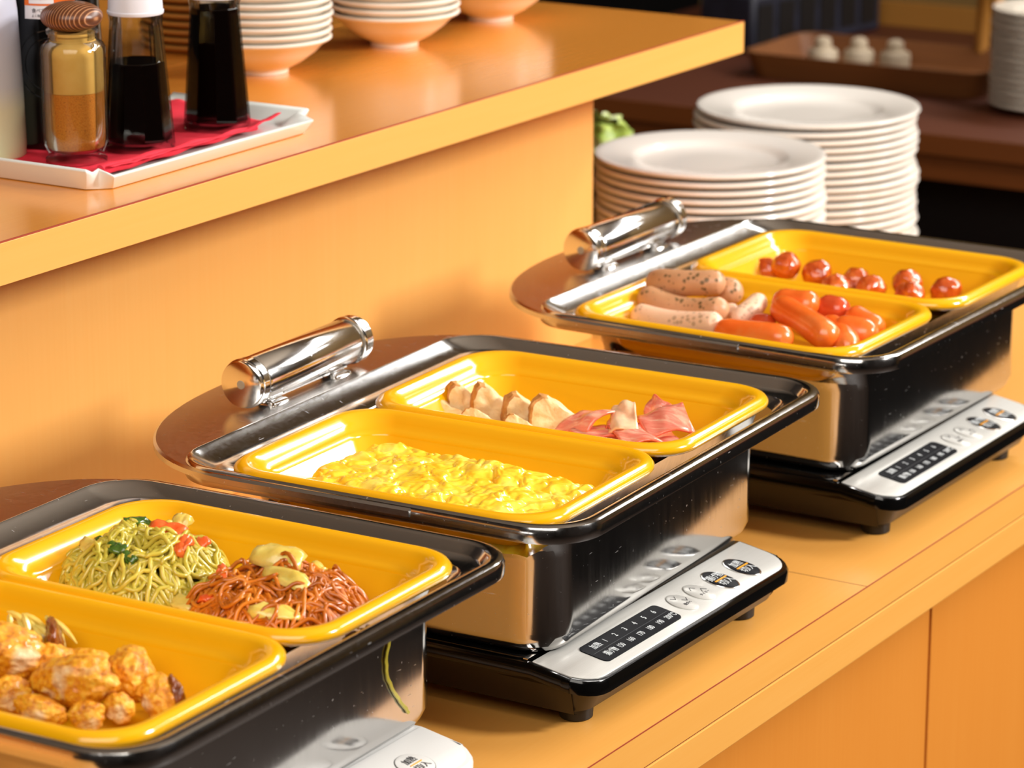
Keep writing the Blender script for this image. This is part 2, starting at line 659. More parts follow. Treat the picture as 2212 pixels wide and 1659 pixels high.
def make_cooker(name, white):
    t = empty(name)
    W = .1493
    k = -.0
    xs = (-.04, -.02, 0.0, .015, .03)

    def tilt(pts, z, dz=.008):
        out = []
        for x, y in pts:
            d = min(max(x / .045, 0), 1)
            out.append((x, y, z - dz * d))
        return out
    bm = 'white_plastic' if white else 'body_brown'
    g = G()
    X0 = -.305
    g.loft([at_z(rr(X0 + .012, .028, -W + .010, W - .010, .016, 6, xs), .0118),
            at_z(rr(X0 + .008, .034, -W + .006, W - .006, .019, 6, xs), .013),
            tilt(rr(X0 + .003, .0405, -W + .002, W - .002, .022, 6, xs), .034),
            ], True, True)
    g.build('body', bm, t)
    g = G()
    g.loft([tilt(rr(X0 + .001, .042, -W + .001, W - .001, .022, 6, xs), .0342),
            tilt(rr(X0 - .001, .0475, -W - .001, W + .001, .024, 6, xs), .0352),
            tilt(rr(X0 - .001, .0478, -W - .001, W + .001, .024, 6, xs), .0425),
            tilt(rr(X0 + .0005, .0465, -W + .0005, W - .0005, .023, 6, xs), .0448),
            tilt(rr(X0 + .003, .044, -W + .003, W - .003, .021, 6, xs), .0450)], True, True)
    g.build('rim_band', 'white_plastic' if white else 'gloss_black', t)
    # glass plate
    g = G()
    g.loft([at_z(rr(X0 + .004, -.006, -W + .003, W - .003, .008), .0448), at_z(rr(X0 + .004, -.006, -W + .003, W - .003, .008), .0457),
            at_z(rr(X0 + .005, -.007, -W + .004, W - .004, .007), .0460)])
    g.build('glass_plate', 'white_plastic' if white else 'glass_black', t)
    g = G().box(-.0075, -.004, -W + .003, W - .003, .0440, .0464)
    g.build('glass_trim', 'chrome_cap', t)
    # control panel: flush sloping plate
    g = G()
    rp = rr(-.0005, .0435, -W + .0025, W - .0025, [.022, .022, .001, .001], 8, (.015, .03))
    g.loft([tilt(rp, .0448), tilt(rp, .0454), tilt(rr(0, .043, -W + .003, W - .003, [.0218, .0218, .001, .001], 8, (.015, .03)), .0457)])
    pn = g.build('control_panel', 'white_plastic' if white else 'brushed', t)
    pn['label'] = 'white control panel' if white else 'brushed metal control panel'
    sl = math.atan(.008 / .045)
    zs = lambda x: .0459 - .008 * x / .045

    def rot(extra=0):
        # text reads from the +X side; sloped with the panel
        return (Euler((0, sl, 0)).to_matrix() @ Euler((0, 0, R(90))).to_matrix()).to_euler()

    def disc(nm, x, y, rx, ry, mat, par, h=.0007, dz=0):
        g = G()
        for rs, hz, in (((1.0), 0), ((.98), h * .7), ((.9), h)):
            pass
        rings = []
        for s_, hz in ((1.0, -.0004), (1.0, h * .5), (.93, h)):
            rings.append([(x + s_ * rx * math.cos(a), y + s_ * ry * math.sin(a), zs(x + s_ * rx * math.cos(a)) + hz + dz) for a in [2 * PI * i / 36 for i in range(36)]])
        g.loft(rings, False, True)
        return g.build(nm, mat, par)
    if not white:
        for (y, a, b) in ((.1055, '加熱', '切/入'), (.0725, '揚げ物', '切/入')):
            ring = disc('button', .0235, y, .0148, .0112, 'chrome_cap', t, .0004)
            bt = disc('button_face', .0235, y, .0138, .0104, 'display', ring, .0009)
            text('lettering', a, .0078, (.0190, y - .0005, zs(.0190) + .0011), rot(), 'print_white', ring, sx=.8)
            text('lettering', b, .0078, (.0285, y + .0005, zs(.0285) + .0011), rot(), 'print_white', ring, sx=.9)
            g = G()
            g.loft([[(.0233, y - .008, zs(.0233) + .0009), (.0243, y - .008, zs(.0243) + .0009), (.0243, y + .008, zs(.0243) + .0009), (.0233, y + .008, zs(.0233) + .0009)],
                    [(.0233, y - .008, zs(.0233) + .0014), (.0243, y - .008, zs(.0243) + .0014), (.0243, y + .008, zs(.0243) + .0014), (.0233, y + .008, zs(.0233) + .0014)]])
            g.build('orange_bar', 'print_orange', ring, False)
        for (y, a, b) in ((.0412, '∧', 'タイマー'), (.0163, '∨', '強火へ')):
            ring = disc('arrow_button', .0235, y, .0122, .0096, 'brushed', t, .0010)
            g = G()
            s_ = 1 if a == '∧' else -1
            for (xc, yc, q) in ((.0175, y - .0015, 1), (.0235, y + .0045, 1)):
                pts = [(xc + s_ * .0016, yc - .003, 0), (xc - s_ * .0016, yc, 0), (xc + s_ * .0016, yc + .003, 0)]
                g.tube([(px, py, zs(px) + .0011) for px, py, _ in pts], .00028, 4)
            g.build('arrow_mark', 'print_black', ring)
            text('lettering', b, .0032, (.0275, y + .001, zs(.0275) + .0011), rot(), 'print_black', ring)
        g = G()
        rp = rr(.0115, .0352, -.1085, -.0035, .0045, 6, (.02, .028))
        g.loft([[(x, y, zs(x) - .0003) for x, y in rp], [(x, y, zs(x) + .0005) for x, y in rp]])
        dsp = g.build('display_window', 'display', t)
        for i, s_ in enumerate(['加熱', '1', '2', '3', '4', '5', '6']):
            text('lettering', s_, .0066, (.0178, -.0935 + (0 if i == 0 else .0120 + (i - 1) * .0133), zs(.0178) + .0006), rot(), 'print_white', dsp, sx=.85)
        for i, s_ in enumerate(['揚げ物', '150', '160', '170', '180', '190', '200℃']):
            text('lettering', s_, .0066, (.0290, -.0925 + i * .0134 + (.0016 if i == 6 else 0), zs(.0290) + .0006), rot(), 'print_white', dsp, sx=.72)
        g = G().box(.0232, .0236, -.107, -.005, zs(.0234), zs(.0234) + .0007)
        g.build('divider_line', 'print_black', dsp, False)
    else:
        ring = disc('button', .0255, .102, .0125, .0135, 'print_black', t, .0002)
        bt = disc('button_face', .0255, .102, .0121, .0131, 'white_plastic', ring, .0006)
        text('lettering', '加熱', .0066, (.0215, .102, zs(.0215) + .0008), rot(), 'print_black', ring, sx=.9)
        text('lettering', '切/入', .0066, (.0305, .103, zs(.0305) + .0008), rot(), 'print_black', ring, sx=.9)
        g = G()
        g.tube([(.0258, .0965, zs(.0258) + .0007), (.0258, .1085, zs(.0258) + .0007)], .0005, 6)
        g.build('orange_bar', 'print_orange', ring)
        ring = disc('button', .0255, .060, .0125, .0135, 'print_black', t, .0002)
        bt = disc('button_face', .0255, .060, .0121, .0131, 'white_plastic', ring, .0006)
    for y in (-.1165, .1165):
        for x in (.016, -.26):
            g = G().lathe([(.0100, .0), (.0112, .001), (.0118, .0125)], 24, (x, y), 0, True, True)
            g.build('foot', 'white_plastic' if white else 'foot', t)
    return t


ck = make_cooker('induction_cooker', False)
ck.location = (-1.041, 1.866, 0)
tag(ck, 'black induction cooker with brushed control panel under the scrambled egg dish', 'cooker')
c3 = copy_tree(ck)
c3.location = (-1.041, 2.330, 0)
c3['label'] = 'black induction cooker under the sausage and meatball chafing dish'
ckw = make_cooker('induction_cooker', True)
ckw.location = (-1.041, 1.437, 0)
tag(ckw, 'white induction cooker with one round button under the noodle chafing dish', 'cooker')


# ------------------------------------------------------------------ chafing dishes
ZR = .155


def make_chafer():
    t = empty('chafing_dish')
    # lower pan body
    g = G()
    x0, x1, y0, y1 = -.285, -.0475, .0570, .379

    def bx(dl, dr, dn, df, rad, z):
        return at_z(rr(x0 - dl, x1 + dr, y0 - dn, y1 + df, rad, 9), z)
    g.loft([bx(-.009, -.009, -.009, -.009, .021, .0463), bx(-.004, -.004, -.004, -.004, .025, .0474), bx(-.001, -.001, -.001, -.001, .028, .0512),
            bx(0, 0, 0, 0, [.032, .022, .029, .029], .057), bx(0, 0, 0, 0, [.032, .022, .029, .029], .112),
            bx(0, .0002, .002, 0, [.032, .022, .030, .030], .1175), bx(0, .0006, .010, 0, [.036, .022, .035, .035], .1250), bx(0, .0014, .015, .001, [.040, .022, .04, .04], .1310),
            bx(0, .0065, .018, .002, [.043, .022, .04, .04], .1462), bx(-.001, .0050, .017, .001, [.042, .021, .04, .04], .1462),
            bx(-.001, .0000, .013, 0, [.039, .021, .04, .04], .1310), bx(-.001, -.001, -.001, -.001, .028, .112), bx(-.001, -.001, -.001, -.001, .028, .060)], True, True)
    g.build('water_pan', 'steel_side', t)
    # rim frame with recessed ledge
    g = G()
    D = .408

    def ring(i_out, z, il=None, r=None, ib=None):
        il = i_out if il is None else il
        ib = i_out if ib is None else ib
        r = (.040 - i_out * .8) if r is None else r
        return at_z(rr(-.316 + il, -i_out, i_out, D - ib, max(r, .004), 9), z)
    rings = [ring(.0210, .1440, .040, .040, .0315), ring(.0190, .1455, .012, .045), ring(.003, .1455, .003), ring(.0004, .1462, .0004), ring(.0, .1475, 0), ring(.0, .1540, 0), ring(.0012, .1568, .0004), ring(.0040, .1580, .001),
             ring(.0080, .1578, .002), ring(.0105, .1565, .0035), ring(.0135, .1510, .0185), ring(.0150, .1500, .022),
             ring(.021, .1495, .036, None, .030), ring(.0225, .1480, .038, None, .031), ring(.0225, .1440, .040, .040, .0315)]
    g.loft(rings, False, False)
    g.build('rim_frame', 'steel', t)
    # hinge-side plate
    out = []
    N = 40
    for i in range(N + 1):
        a = -PI / 2 + PI * i / N
        cs, sn = math.cos(a), math.sin(a)
        e = 2 / 2.35
        out.append((-.250 - .146 * abs(cs) ** e, .204 + .2065 * math.copysign(abs(sn) ** e, sn)))
    out += [(-.12, .4095), (-.12, -.0015)]
    out = out[::-1]

    def grow(d, z):
        r_ = []
        for x, y in out:
            if x > -.13:
                r_.append((x, y + (d if y > .2 else -d), z))
                continue
            v = Vector((x + .25, y - .204))
            v2 = v.normalized() * d
            r_.append((x + v2.x, y + v2.y, z))
        return r_
    hole = rr(-.3145, -.119, .003, .405, [.001, .001, .038, .038], 8)
    g = G()
    g.loft([grow(-.002, .1500), grow(0, .1510), grow(0, .1548), grow(-.002, .1562)], True, True)
    pl = g.build('side_plate', 'steel_plate', t)
    # cut the tub opening
    cg = G()
    cg.loft([at_z(rr(-.3125, -.04, .0035, .4045, .036, 9), .13), at_z(rr(-.3125, -.04, .0035, .4045, .036, 9), .17)])
    cut = cg.build('cutter', 'steel', None, False)
    md = pl.modifiers.new('cut', 'BOOLEAN')
    md.object = cut
    md.operation = 'DIFFERENCE'
    md.solver = 'EXACT'
    dg = bpy.context.evaluated_depsgraph_get()
    nm = bpy.data.meshes.new_from_object(pl.evaluated_get(dg))
    pl.modifiers.clear()
    pl.data = nm
    bpy.data.objects.remove(cut)
    for p in nm.polygons:
        p.use_smooth = True
    nm.set_sharp_from_angle(angle=R(30))
    # handle
    hx, hz, r = -.3400, .1765, .0172
    ya, yb = .132, .284
    g = G().lathe_y([(r * .93, ya + .014), (r, ya + .0165), (r, yb - .0165), (r * .93, yb - .014)], 48, (hx, hz))
    hb = g.build('handle', 'chrome', t)
    for (a, b, c_) in ((ya, ya + .0115, 1), (yb, yb - .0115, -1)):
        g = G().lathe_y([(r * .94, a), (r * 1.0, a + c_ * .0008), (r * 1.0, a + c_ * .004), (r * 1.06, a + c_ * .0045), (r * 1.06, b - c_ * .001), (r * .98, b)][::c_], 48, (hx, hz))
        cp = g.build('end_cap', 'chrome_cap', hb)
        g = G().lathe_y([(r * .96, b), (r * .96, b + c_ * .0027)][::c_], 40, (hx, hz))
        g.build('gasket', 'rubber', hb)
        g = G().lathe_y([(.0030, a - c_ * .0004), (.0033, a - c_ * .0001), (.0033, a + c_ * .0008)][::c_], 20, (hx, hz))
        g.build('screw', 'dim_white', hb)
    for yy in (ya + .034, yb - .034):
        g = G()
        g.loft([at_z(rr(hx - .010, hx + .0135, yy - .011, yy + .011, .003, 3), .1560), at_z(rr(hx - .009, hx + .0115, yy - .010, yy + .010, .003, 3), .1585),
                at_z(rr(hx - .006, hx + .0075, yy - .0075, yy + .0075, .001, 3), .1592), at_z(rr(hx - .006, hx + .0075, yy - .0075, yy + .0075, .001, 3), .168)])
        b_ = g.build('bracket', 'chrome_cap', t)
    g = G().box(hx - .002, hx + .0055, ya + .02, yb - .02, .1590, .1625)
    g.build('bracket_bar', 'chrome_cap', t, False)
    return t


def pose(t, p):
    t.location = (p[0], p[1], 0)
    t.rotation_euler = (0, 0, R(p[2]))


P1, P2, P3 = (-.9846, 1.2341, 1.05), (-.9814, 1.6695, 2.11), (-.9915, 2.1383, -.52)
ch2 = make_chafer()
pose(ch2, P2)
tag(ch2, 'steel chafing dish in the middle holding scrambled egg, patties and ham', 'chafing dish', 'steel chafing dishes')
ch1 = copy_tree(ch2)
pose(ch1, (P1[0], P1[1] - .008, P1[2]))
ch1['label'] = 'steel chafing dish nearest the viewer holding noodles and fried chicken'
ch3 = copy_tree(ch2)
pose(ch3, P3)
ch3['label'] = 'steel chafing dish farthest back holding sausages and meatballs'


def LW(p, P):
    a = R(P[2])
    c, s = math.cos(a), math.sin(a)
    return Vector((P[0] + c * p[0] - s * p[1], P[1] + s * p[0] + c * p[1], p[2] if len(p) > 2 else 0))


# ------------------------------------------------------------------ yellow pans
PW, PD = .254, .1820   # size along a, along b


def make_pan():
    g = G()

    def ring(i, z, r=None):
        r = max(.036 - i * .55, .008) if r is None else r
        return at_z(rr(i, PW - i, i, PD - i, r, 9), z)
    prof = [(.046, -.0385), (.040, -.0375), (.0350, -.034), (.0255, -.0145), (.020, -.011), (.012, -.0098), (.006, -.0098), (.0020, -.0088), (.0002, -.0062), (.0002, -.0040), (.0020, -.0013), (.0052, 0), (.0088, -.0004),
            (.0122, -.0024), (.0152, -.0062), (.0170, -.0088), (.0200, -.0104), (.0225, -.0112), (.0240, -.0136), (.0255, -.020), (.0300, -.0300), (.034, -.0338), (.041, -.0350)]
    g.loft([ring(i, z) for i, z in prof])
    return g.build('food_pan', 'yellow', None, True, None, 80)


pan0 = make_pan()
PANS = []
for k, (P, a0, b0, z, lab) in enumerate([
        (P1, -.2720, .003, .1605, 'yellow rectangular pan holding fried chicken pieces'),
        (P1, -.2740, .1855, .1600, 'yellow rectangular pan holding green and brown noodles'),
        (P2, -.2765, .003, .1605, 'yellow rectangular pan filled with scrambled egg'),
        (P2, -.2775, .1860, .1600, 'yellow rectangular pan holding pale patties and pink ham'),
        (P3, -.2840, .003, .1605, 'yellow rectangular pan holding herb sausages and orange frankfurters'),
        (P3, -.2800, .1870, .1600, 'yellow rectangular pan holding glazed brown meatballs')]):
    o = pan0 if k == 0 else pan0.copy()
    if k:
        COL.objects.link(o)
    o.location = LW((a0, b0, z), P)
    o.rotation_euler = (0, 0, R(P[2]))
    tag(o, lab, 'food pan', 'yellow food pans set in the chafing dishes')
    PANS.append(o)
FLOOR = .160 - .035


# ------------------------------------------------------------------ food
def sausage(a, b, r, bend, P, mat, label, seed, group, cat='sausage', sag=0.0):
    a, b = LW(a, P), LW(b, P)
    c = (a + b) / 2
    d = b - a
    L = d.length
    dn = d.normalized()
    side = Vector((-dn.y, dn.x, 0)).normalized()
    up = Vector((0, 0, 1))
    n = 16
    pts, rad = [], []
    rnd = random.Random(seed)
    for i in range(n + 1):
        t = i / n
        k = 1 - (2 * t - 1) ** 2
        pts.append(a - c + d * t + side * bend * k + up * sag * k)
        e = min(t, 1 - t) * L / r
        rr_ = r * math.sqrt(max(0, 1 - (1 - min(e, 1)) ** 2)) if e < 1 else r
        rad.append(max(rr_, r * .12) * (1 + .04 * math.sin(6 * t + seed)))
    # denser ends
    P2_, R2 = [], []
    ts = [0, .25, .6, 1]
    tt = [0, .008, .03, .07] + [i / 12 for i in range(1, 12)] + [.93, .97, .992, 1]
    tt = sorted(tt)
    for t in tt:
        k = 1 - (2 * t - 1) ** 2
        P2_.append(a - c + d * t + side * bend * k + up * sag * k)
        e = min(t, 1 - t) * L / (r * .95)
        q = math.sqrt(max(0, 1 - (1 - min(e, 1)) ** 2))
        R2.append(r * max(q, .13) * (1 + .035 * math.sin(7 * t + seed)))
    g = G().tube(P2_, R2, 20)
    # nipple at the ends
    o = g.build('sausage' if cat == 'sausage' else 'frankfurter', mat, None, True, None, 80)
    o.location = c
    tag(o, label, 'sausage', group)
    return o


HS = [((-.2700, .1250, .1605), (-.2011, .1300, .1678), .0112, -.006, .0, 'herb', 'speckled herb sausage lying on top at the back of the heap'),
      ((-.2650, .1000, .1560), (-.1829, .1000, .1554), .0104, .0, -.007, 'herb', 'long speckled herb sausage across the middle of the sausage heap'),
      ((-.2570, .0750, .1465), (-.1743, .0750, .1494), .0100, .0, -.004, 'herb_pale', 'pale pink sausage lying along the front edge of the yellow pan'),
      ((-.2283, .1450, .1600), (-.1929, .1450, .1560), .0108, -.003, 0, 'herb', 'short herb sausage tucked behind the top one'),
      ((-.1722, .1360, .1575), (-.1785, .1000, .1450), .0086, .004, 0, 'herb_pale', 'pale slanting sausage between the herb sausages and the frankfurters'),
      ((-.2680, .1180, .1440), (-.2300, .1180, .1420), .0100, .002, 0, 'herb', 'dark herb sausage end in the shaded back left corner of the pan'),
      ((-.2600, .0900, .1380), (-.2250, .0880, .1375), .0095, .0, 0, 'herb', 'herb sausage end low down at the left of the pan'),
      ((-.2008, .1150, .1440), (-.1850, .1250, .1470), .0080, 0, 0, 'herb_pale', 'small pale sausage end peeping out beside the slanting sausage')]
for i, (a, b, r, bd, sg, mt, lb) in enumerate(HS):
    sausage(a, b, r, bd, P3, mt, lb, i, 'herb sausages in the yellow pan', sag=sg)
FS = [((-.1595, .1340, .1560), (-.1180, .1340, .1585), .0118, .0, 0, 'frank', 'upper frankfurter at the back with a bright rounded end'),
      ((-.1499, .1200, .1574), (-.0790, .0800, .1475), .0118, .002, 0, 'frank', 'long bright orange frankfurter lying diagonally on top of the heap'),
      ((-.1777, .0700, .1440), (-.1088, .0700, .1460), .0112, .0, 0, 'frank', 'orange frankfurter lying along the front rim of the pan'),
      ((-.1074, .1200, .1490), (-.0665, .0820, .1400), .0110, .006, 0, 'frank', 'pale orange curved frankfurter beside the long diagonal one'),
      ((-.0959, .1120, .1470), (-.0560, .1150, .1470), .0125, .0, 0, 'frank', 'thick frankfurter at the right end of the pan'),
      ((-.1250, .1450, .1540), (-.0960, .1430, .1550), .0112, .0, 0, 'frank_dark', 'dark orange frankfurter end second from the back'),
      ((-.0970, .1420, .1530), (-.0620, .1340, .1450), .0105, .0, 0, 'frank', 'slim frankfurter sloping down along the far side of the pan'),
      ((-.1657, .1050, .1430), (-.1427, .1050, .1430), .0108, .0, 0, 'frank_dark', 'dark red frankfurter end under the diagonal one')]
for i, (a, b, r, bd, sg, mt, lb) in enumerate(FS):
    sausage(a, b, r, bd, P3, mt, lb, i + 20, 'orange frankfurters in the yellow pan', 'frankfurter', sag=sg)


def blob(name, loc, sc, rot, mat, amp, freq, seed, sub=4, mats=None, flat=0):
    import bmesh
    bm = bmesh.new()
    bmesh.ops.create_icosphere(bm, subdivisions=sub, radius=1)
    off = Vector((seed * 3.1, seed * 1.7, seed * .9))
    for v in bm.verts:
        p = v.co.copy()
        n1 = noise.noise(p * freq + off)
        n2 = noise.noise(p * freq * 2.7 + off * 2)
        n3 = noise.noise(p * freq * 6 + off * 3)
        v.co = p * (1 + amp * n1 + amp * .45 * n2 + amp * .22 * n3)
        if mat in ('chicken', 'skin_brown'):
            vd = noise.voronoi(p * 4.2 + off)[0][0]
            v.co *= 1 + .10 * (.5 - vd)
        v.co.x *= sc[0]
        v.co.y *= sc[1]
        v.co.z *= sc[2]
        if flat and v.co.z < -sc[2] * flat:
            v.co.z = -sc[2] * flat
    me = bpy.data.meshes.new(name)
    bm.to_mesh(me)
    bm.free()
    for p in me.polygons:
        p.use_smooth = True
    me.materials.append(M[mat])
    o = bpy.data.objects.new(name, me)
    COL.objects.link(o)
    o.location = loc
    o.rotation_euler = rot
    return o


MB = [((-.2500, .2950, .1405), 'leftmost glazed meatball, half hidden behind the front rim'), ((-.2290, .2880, .1490), 'glazed meatball second from the left, standing taller'),
      ((-.2020, .2930, .1445), 'large round glazed meatball with a broad highlight'), ((-.1664, .2980, .1415), 'dark glazed meatball in the middle of the row'),
      ((-.1720, .2700, .1405), 'small glazed meatball in front of the dark middle one'), ((-.1435, .2790, .1415), 'glazed meatball with a bright sticky highlight right of the middle'),
      ((-.1240, .3080, .1430), 'tall glazed meatball second from the right'), ((-.1080, .2800, .1400), 'glazed meatball in front of the tall one near the right end'),
      ((-.0871, .3060, .1420), 'lone glazed meatball at the right end of the pan')]
for i, (p, lb) in enumerate(MB):
    o = blob('meatball', LW((p[0], p[1] + .003, p[2] - .004), P3), (.0130, .0130, .0120), (0, 0, i), 'meat', .14, 1.6, i + 3)
    tag(o, lb, 'meatball', 'glazed meatballs in the far yellow pan')


# patties: chunky cut wedges
WP = [(-.80, -.95), (-.2, -1.0), (.55, -.95), (1.05, -.80), (1.12, -.55), (.85, -.15), (.45, .22), (.05, .62), (-.32, .95), (-.58, 1.0), (-.80, .80), (-.95, .3), (-1.0, -.4), (-.95, -.8)]


def wedge(loc, s, rz, tilt, seed):
    """cut wedge of patty: pale cut faces, browned skin on the curved edge"""
    import bmesh
    bm = bmesh.new()
    prof = []
    for a, b in zip(WP, WP[1:] + WP[:1]):
        prof += [a, ((a[0] + b[0]) / 2, (a[1] + b[1]) / 2)]
    n = len(prof)
    rings = []
    for (k, y) in ((.90, -.5), (.98, -.45), (1.0, -.2), (1.0, .2), (.98, .45), (.90, .5)):
        rings.append([bm.verts.new((p[0] * k * s[0], y * s[1], p[1] * k * s[2])) for p in prof])
    for a, b in zip(rings, rings[1:]):
        for i in range(n):
            k2 = (i + 1) % n
            bm.faces.new((a[i], a[k2], b[k2], b[i])).material_index = 1 if (prof[i][0] < -.5 or prof[i][1] > .9) else 0
    for r_, rev in ((rings[0], False), (rings[-1], True)):
        c = bm.verts.new(sum((v.co for v in r_), Vector()) / n)
        mid = [bm.verts.new((v.co + c.co) / 2) for v in r_]
        for i in range(n):
            k2 = (i + 1) % n
            q = (r_[i], mid[i], mid[k2], r_[k2])
            t3 = (mid[i], c, mid[k2])
            bm.faces.new(q if rev else q[::-1]).material_index = 0
            bm.faces.new(t3 if rev else t3[::-1]).material_index = 0
    bmesh.ops.subdivide_edges(bm, edges=bm.edges[:], cuts=1, use_grid_fill=True)
    for v in bm.verts:
        v.co += Vector([noise.noise(v.co * 150 + Vector((seed, k_ * 9, 0))) for k_ in range(3)]) * .0014
        v.co += Vector([noise.noise(v.co * 420 + Vector((seed, k_ * 9, 0))) for k_ in range(3)]) * .0006
    bmesh.ops.recalc_face_normals(bm, faces=bm.faces[:])
    me = bpy.data.meshes.new('patty_wedge')
    bm.to_mesh(me)
    bm.free()
    for p in me.polygons:
        p.use_smooth = True
    me.materials.append(M['nug'])
    me.materials.append(M['nug_crust'])
    me.set_sharp_from_angle(angle=R(50))
    o = bpy.data.objects.new('patty_wedge', me)
    COL.objects.link(o)
    o.location = loc
    o.rotation_euler = (tilt, 0, rz)
    return o


NG = [((-.2500, .2690, .1360), (.0150, .018, .0085), 'low rounded patty piece at the far left of the row', .5, .25),
      ((-.2440, .2830, .1405), (.0150, .018, .0150), 'pale patty wedge second from the left', .75, .1), ((-.2205, .2830, .1415), (.0165, .017, .0165), 'pale patty wedge third from the left with a tall point', .65, .1),
      ((-.1935, .2830, .1395), (.0165, .017, .0150), 'pale patty wedge fourth from the left', .7, .05), ((-.1645, .2800, .1405), (.0215, .018, .0165), 'largest pale patty wedge, touching the ham', .6, .15),
      ((-.2120, .2530, .1370), (.0150, .015, .0090), 'crumbly patty piece showing just above the pan rim', .3, .5), ((-.1790, .2520, .1375), (.0135, .014, .0100), 'small patty piece lying in front of the largest wedge', .5, .4)]
for i, (p, s, lb, rz, tl) in enumerate(NG):
    o = wedge(LW(p, P2), s, rz, -tl, i * 7.3)
    tag(o, lb, 'patty', 'pale patty wedges in the yellow pan')


# ham slices: curled sheets spanned by 4 corners
def sheet(cs, P, seed, mat, label, curl=.006, name='ham_slice', th=.0016, nu=14, nv=10, cat='ham', group='ham slices beside the patties', wob=.0035):
    c4 = [LW(c, P) for c in cs]
    ctr = sum(c4, Vector()) / 4
    vs, ed = [], []
    nrm = (c4[1] - c4[0]).cross(c4[3] - c4[0])
    if nrm.z < 0:
        nrm = -nrm
    nrm.normalize()
    for j in range(nv + 1):
        for i in range(nu + 1):
            u, v = i / nu, j / nv
            p = c4[0].lerp(c4[1], u).lerp(c4[3].lerp(c4[2], u), v) - ctr
            k = curl * (1 - (2 * u - 1) ** 2) * (.4 + .6 * v) + wob * noise.noise(Vector((u * 2.4, v * 2, seed)))
            jag = .0012 * noise.noise(Vector((u * 6, v * 6, seed + 5)))
            p += nrm * k + Vector((jag, -jag, 0))
            vs.append(p)
            ed.append(max(abs(2 * u - 1) ** 3, v ** 3 * .9))
    fs = [(j * (nu + 1) + i, j * (nu + 1) + i + 1, (j + 1) * (nu + 1) + i + 1, (j + 1) * (nu + 1) + i) for j in range(nv) for i in range(nu)]
    o = mk(name, vs, fs, mat, None, True, None, None, 180)
    at = o.data.attributes.new('edge', 'FLOAT', 'POINT')
    for i, e in enumerate(ed):
        at.data[i].value = e
    md = o.modifiers.new('sol', 'SOLIDIFY')
    md.thickness = th
    o.location = ctr
    tag(o, label, cat, group)
    return o


HM = [(((-.1600, .2640, .1330), (-.1440, .2860, .1460), (-.1130, .2860, .1480), (-.1270, .2580, .1390)), 'ham', 'pale pink ham slice curled over at the left against the patty', .007),
      (((-.1230, .2900, .1500), (-.1060, .2900, .1570), (-.0880, .2600, .1440), (-.1110, .2600, .1400)), 'ham_pale', 'pale fatty ham strip standing up in the middle', .003),
      (((-.1090, .3080, .1400), (-.1010, .3120, .1590), (-.0840, .3060, .1540), (-.0860, .2980, .1400)), 'ham', 'dark pink ham slice standing upright at the back', .004),
      (((-.1030, .2860, .1470), (-.0700, .2960, .1590), (-.0530, .2800, .1440), (-.0790, .2580, .1430)), 'ham', 'large ham slice with a raised corner at the right end', .003),
      (((-.1170, .2680, .1440), (-.0930, .2760, .1450), (-.0640, .2580, .1380), (-.0900, .2420, .1380)), 'ham', 'ham slice with an orange edge lying in front', .004),
      (((-.1440, .2600, .1370), (-.1220, .2760, .1400), (-.1060, .2600, .1380), (-.1240, .2440, .1350)), 'ham', 'small flat pink ham piece low at the front', .003),
      (((-.1500, .2860, .1330), (-.0850, .3050, .1350), (-.0560, .2700, .1340), (-.1100, .2480, .1320)), 'ham', 'ham slice spread flat beneath the other slices', .003),
      (((-.1260, .2900, .1420), (-.1090, .2880, .1450), (-.0980, .2720, .1430), (-.1180, .2680, .1400)), 'ham', 'orange edged ham fold between the left slice and the middle strip', .003),
      (((-.0900, .2650, .1370), (-.0700, .2780, .1380), (-.0540, .2680, .1370), (-.0700, .2520, .1340)), 'ham', 'flat ham slice tucked under the large slice at the right end', .002)]
for i, (cs, mt, lb, cu) in enumerate(HM):
    sheet(cs, P2, i * 3.3 + 1, mt, lb, cu)


# scrambled egg: one lumpy mass
def eggs():
    nx, ny = 210, 140
    x0, x1, y0, y1 = -.250, -.050, .030, .158
    vs, fs = [], []
    for j in range(ny + 1):
        for i in range(nx + 1):
            u, v = i / nx, j / ny
            x, y = x0 + (x1 - x0) * u, y0 + (y1 - y0) * v
            q = Vector((x * 78, y * 78, 0)) + Vector((noise.noise(Vector((x * 90, y * 90, 3))), noise.noise(Vector((x * 90, y * 90, 8))), 0)) * .55
            d = noise.voronoi(q + Vector((0, 0, .3)))[0][0]
            d2 = noise.voronoi(q * 2.1 + Vector((4, 2, .7)))[0][0]
            lump = .0062 * math.sqrt(max(0, 1 - min(d * 1.05, 1) ** 2)) + .0034 * math.sqrt(max(0, 1 - min(d2 * 1.1, 1) ** 2)) + .0045 * noise.noise(q * .45) + .0007 * noise.noise(q * 3)
            e = min(u / .10, (1 - u) / .08, v / .22, (1 - v) / .16, 1)
            e = max(e, 0)
            env = math.sin(e * PI / 2)
            base = .0145 - .006 * max(0, (u - .6) / .4) - .002 * (1 - v)
            z = FLOOR + .0005 + (base + lump) * env
            # drift the outline a little
            vs.append((x + .004 * noise.noise(Vector((x * 60, y * 60, 9))), y + .004 * noise.noise(Vector((x * 60, y * 60, 19))), z))
    for j in range(ny):
        for i in range(nx):
            a = j * (nx + 1) + i
            fs.append((a, a + 1, a + nx + 2, a + nx + 1))
    W_ = [LW(v, P2) for v in vs]
    c = LW((-.15, .097, FLOOR), P2)
    o = mk('scrambled_egg', [v - c for v in W_], fs, 'egg', None, True, None, None, 180)
    o.location = c
    tag(o, 'glossy bright yellow scrambled egg heaped along the pan', 'scrambled egg', None, 'stuff')


eggs()


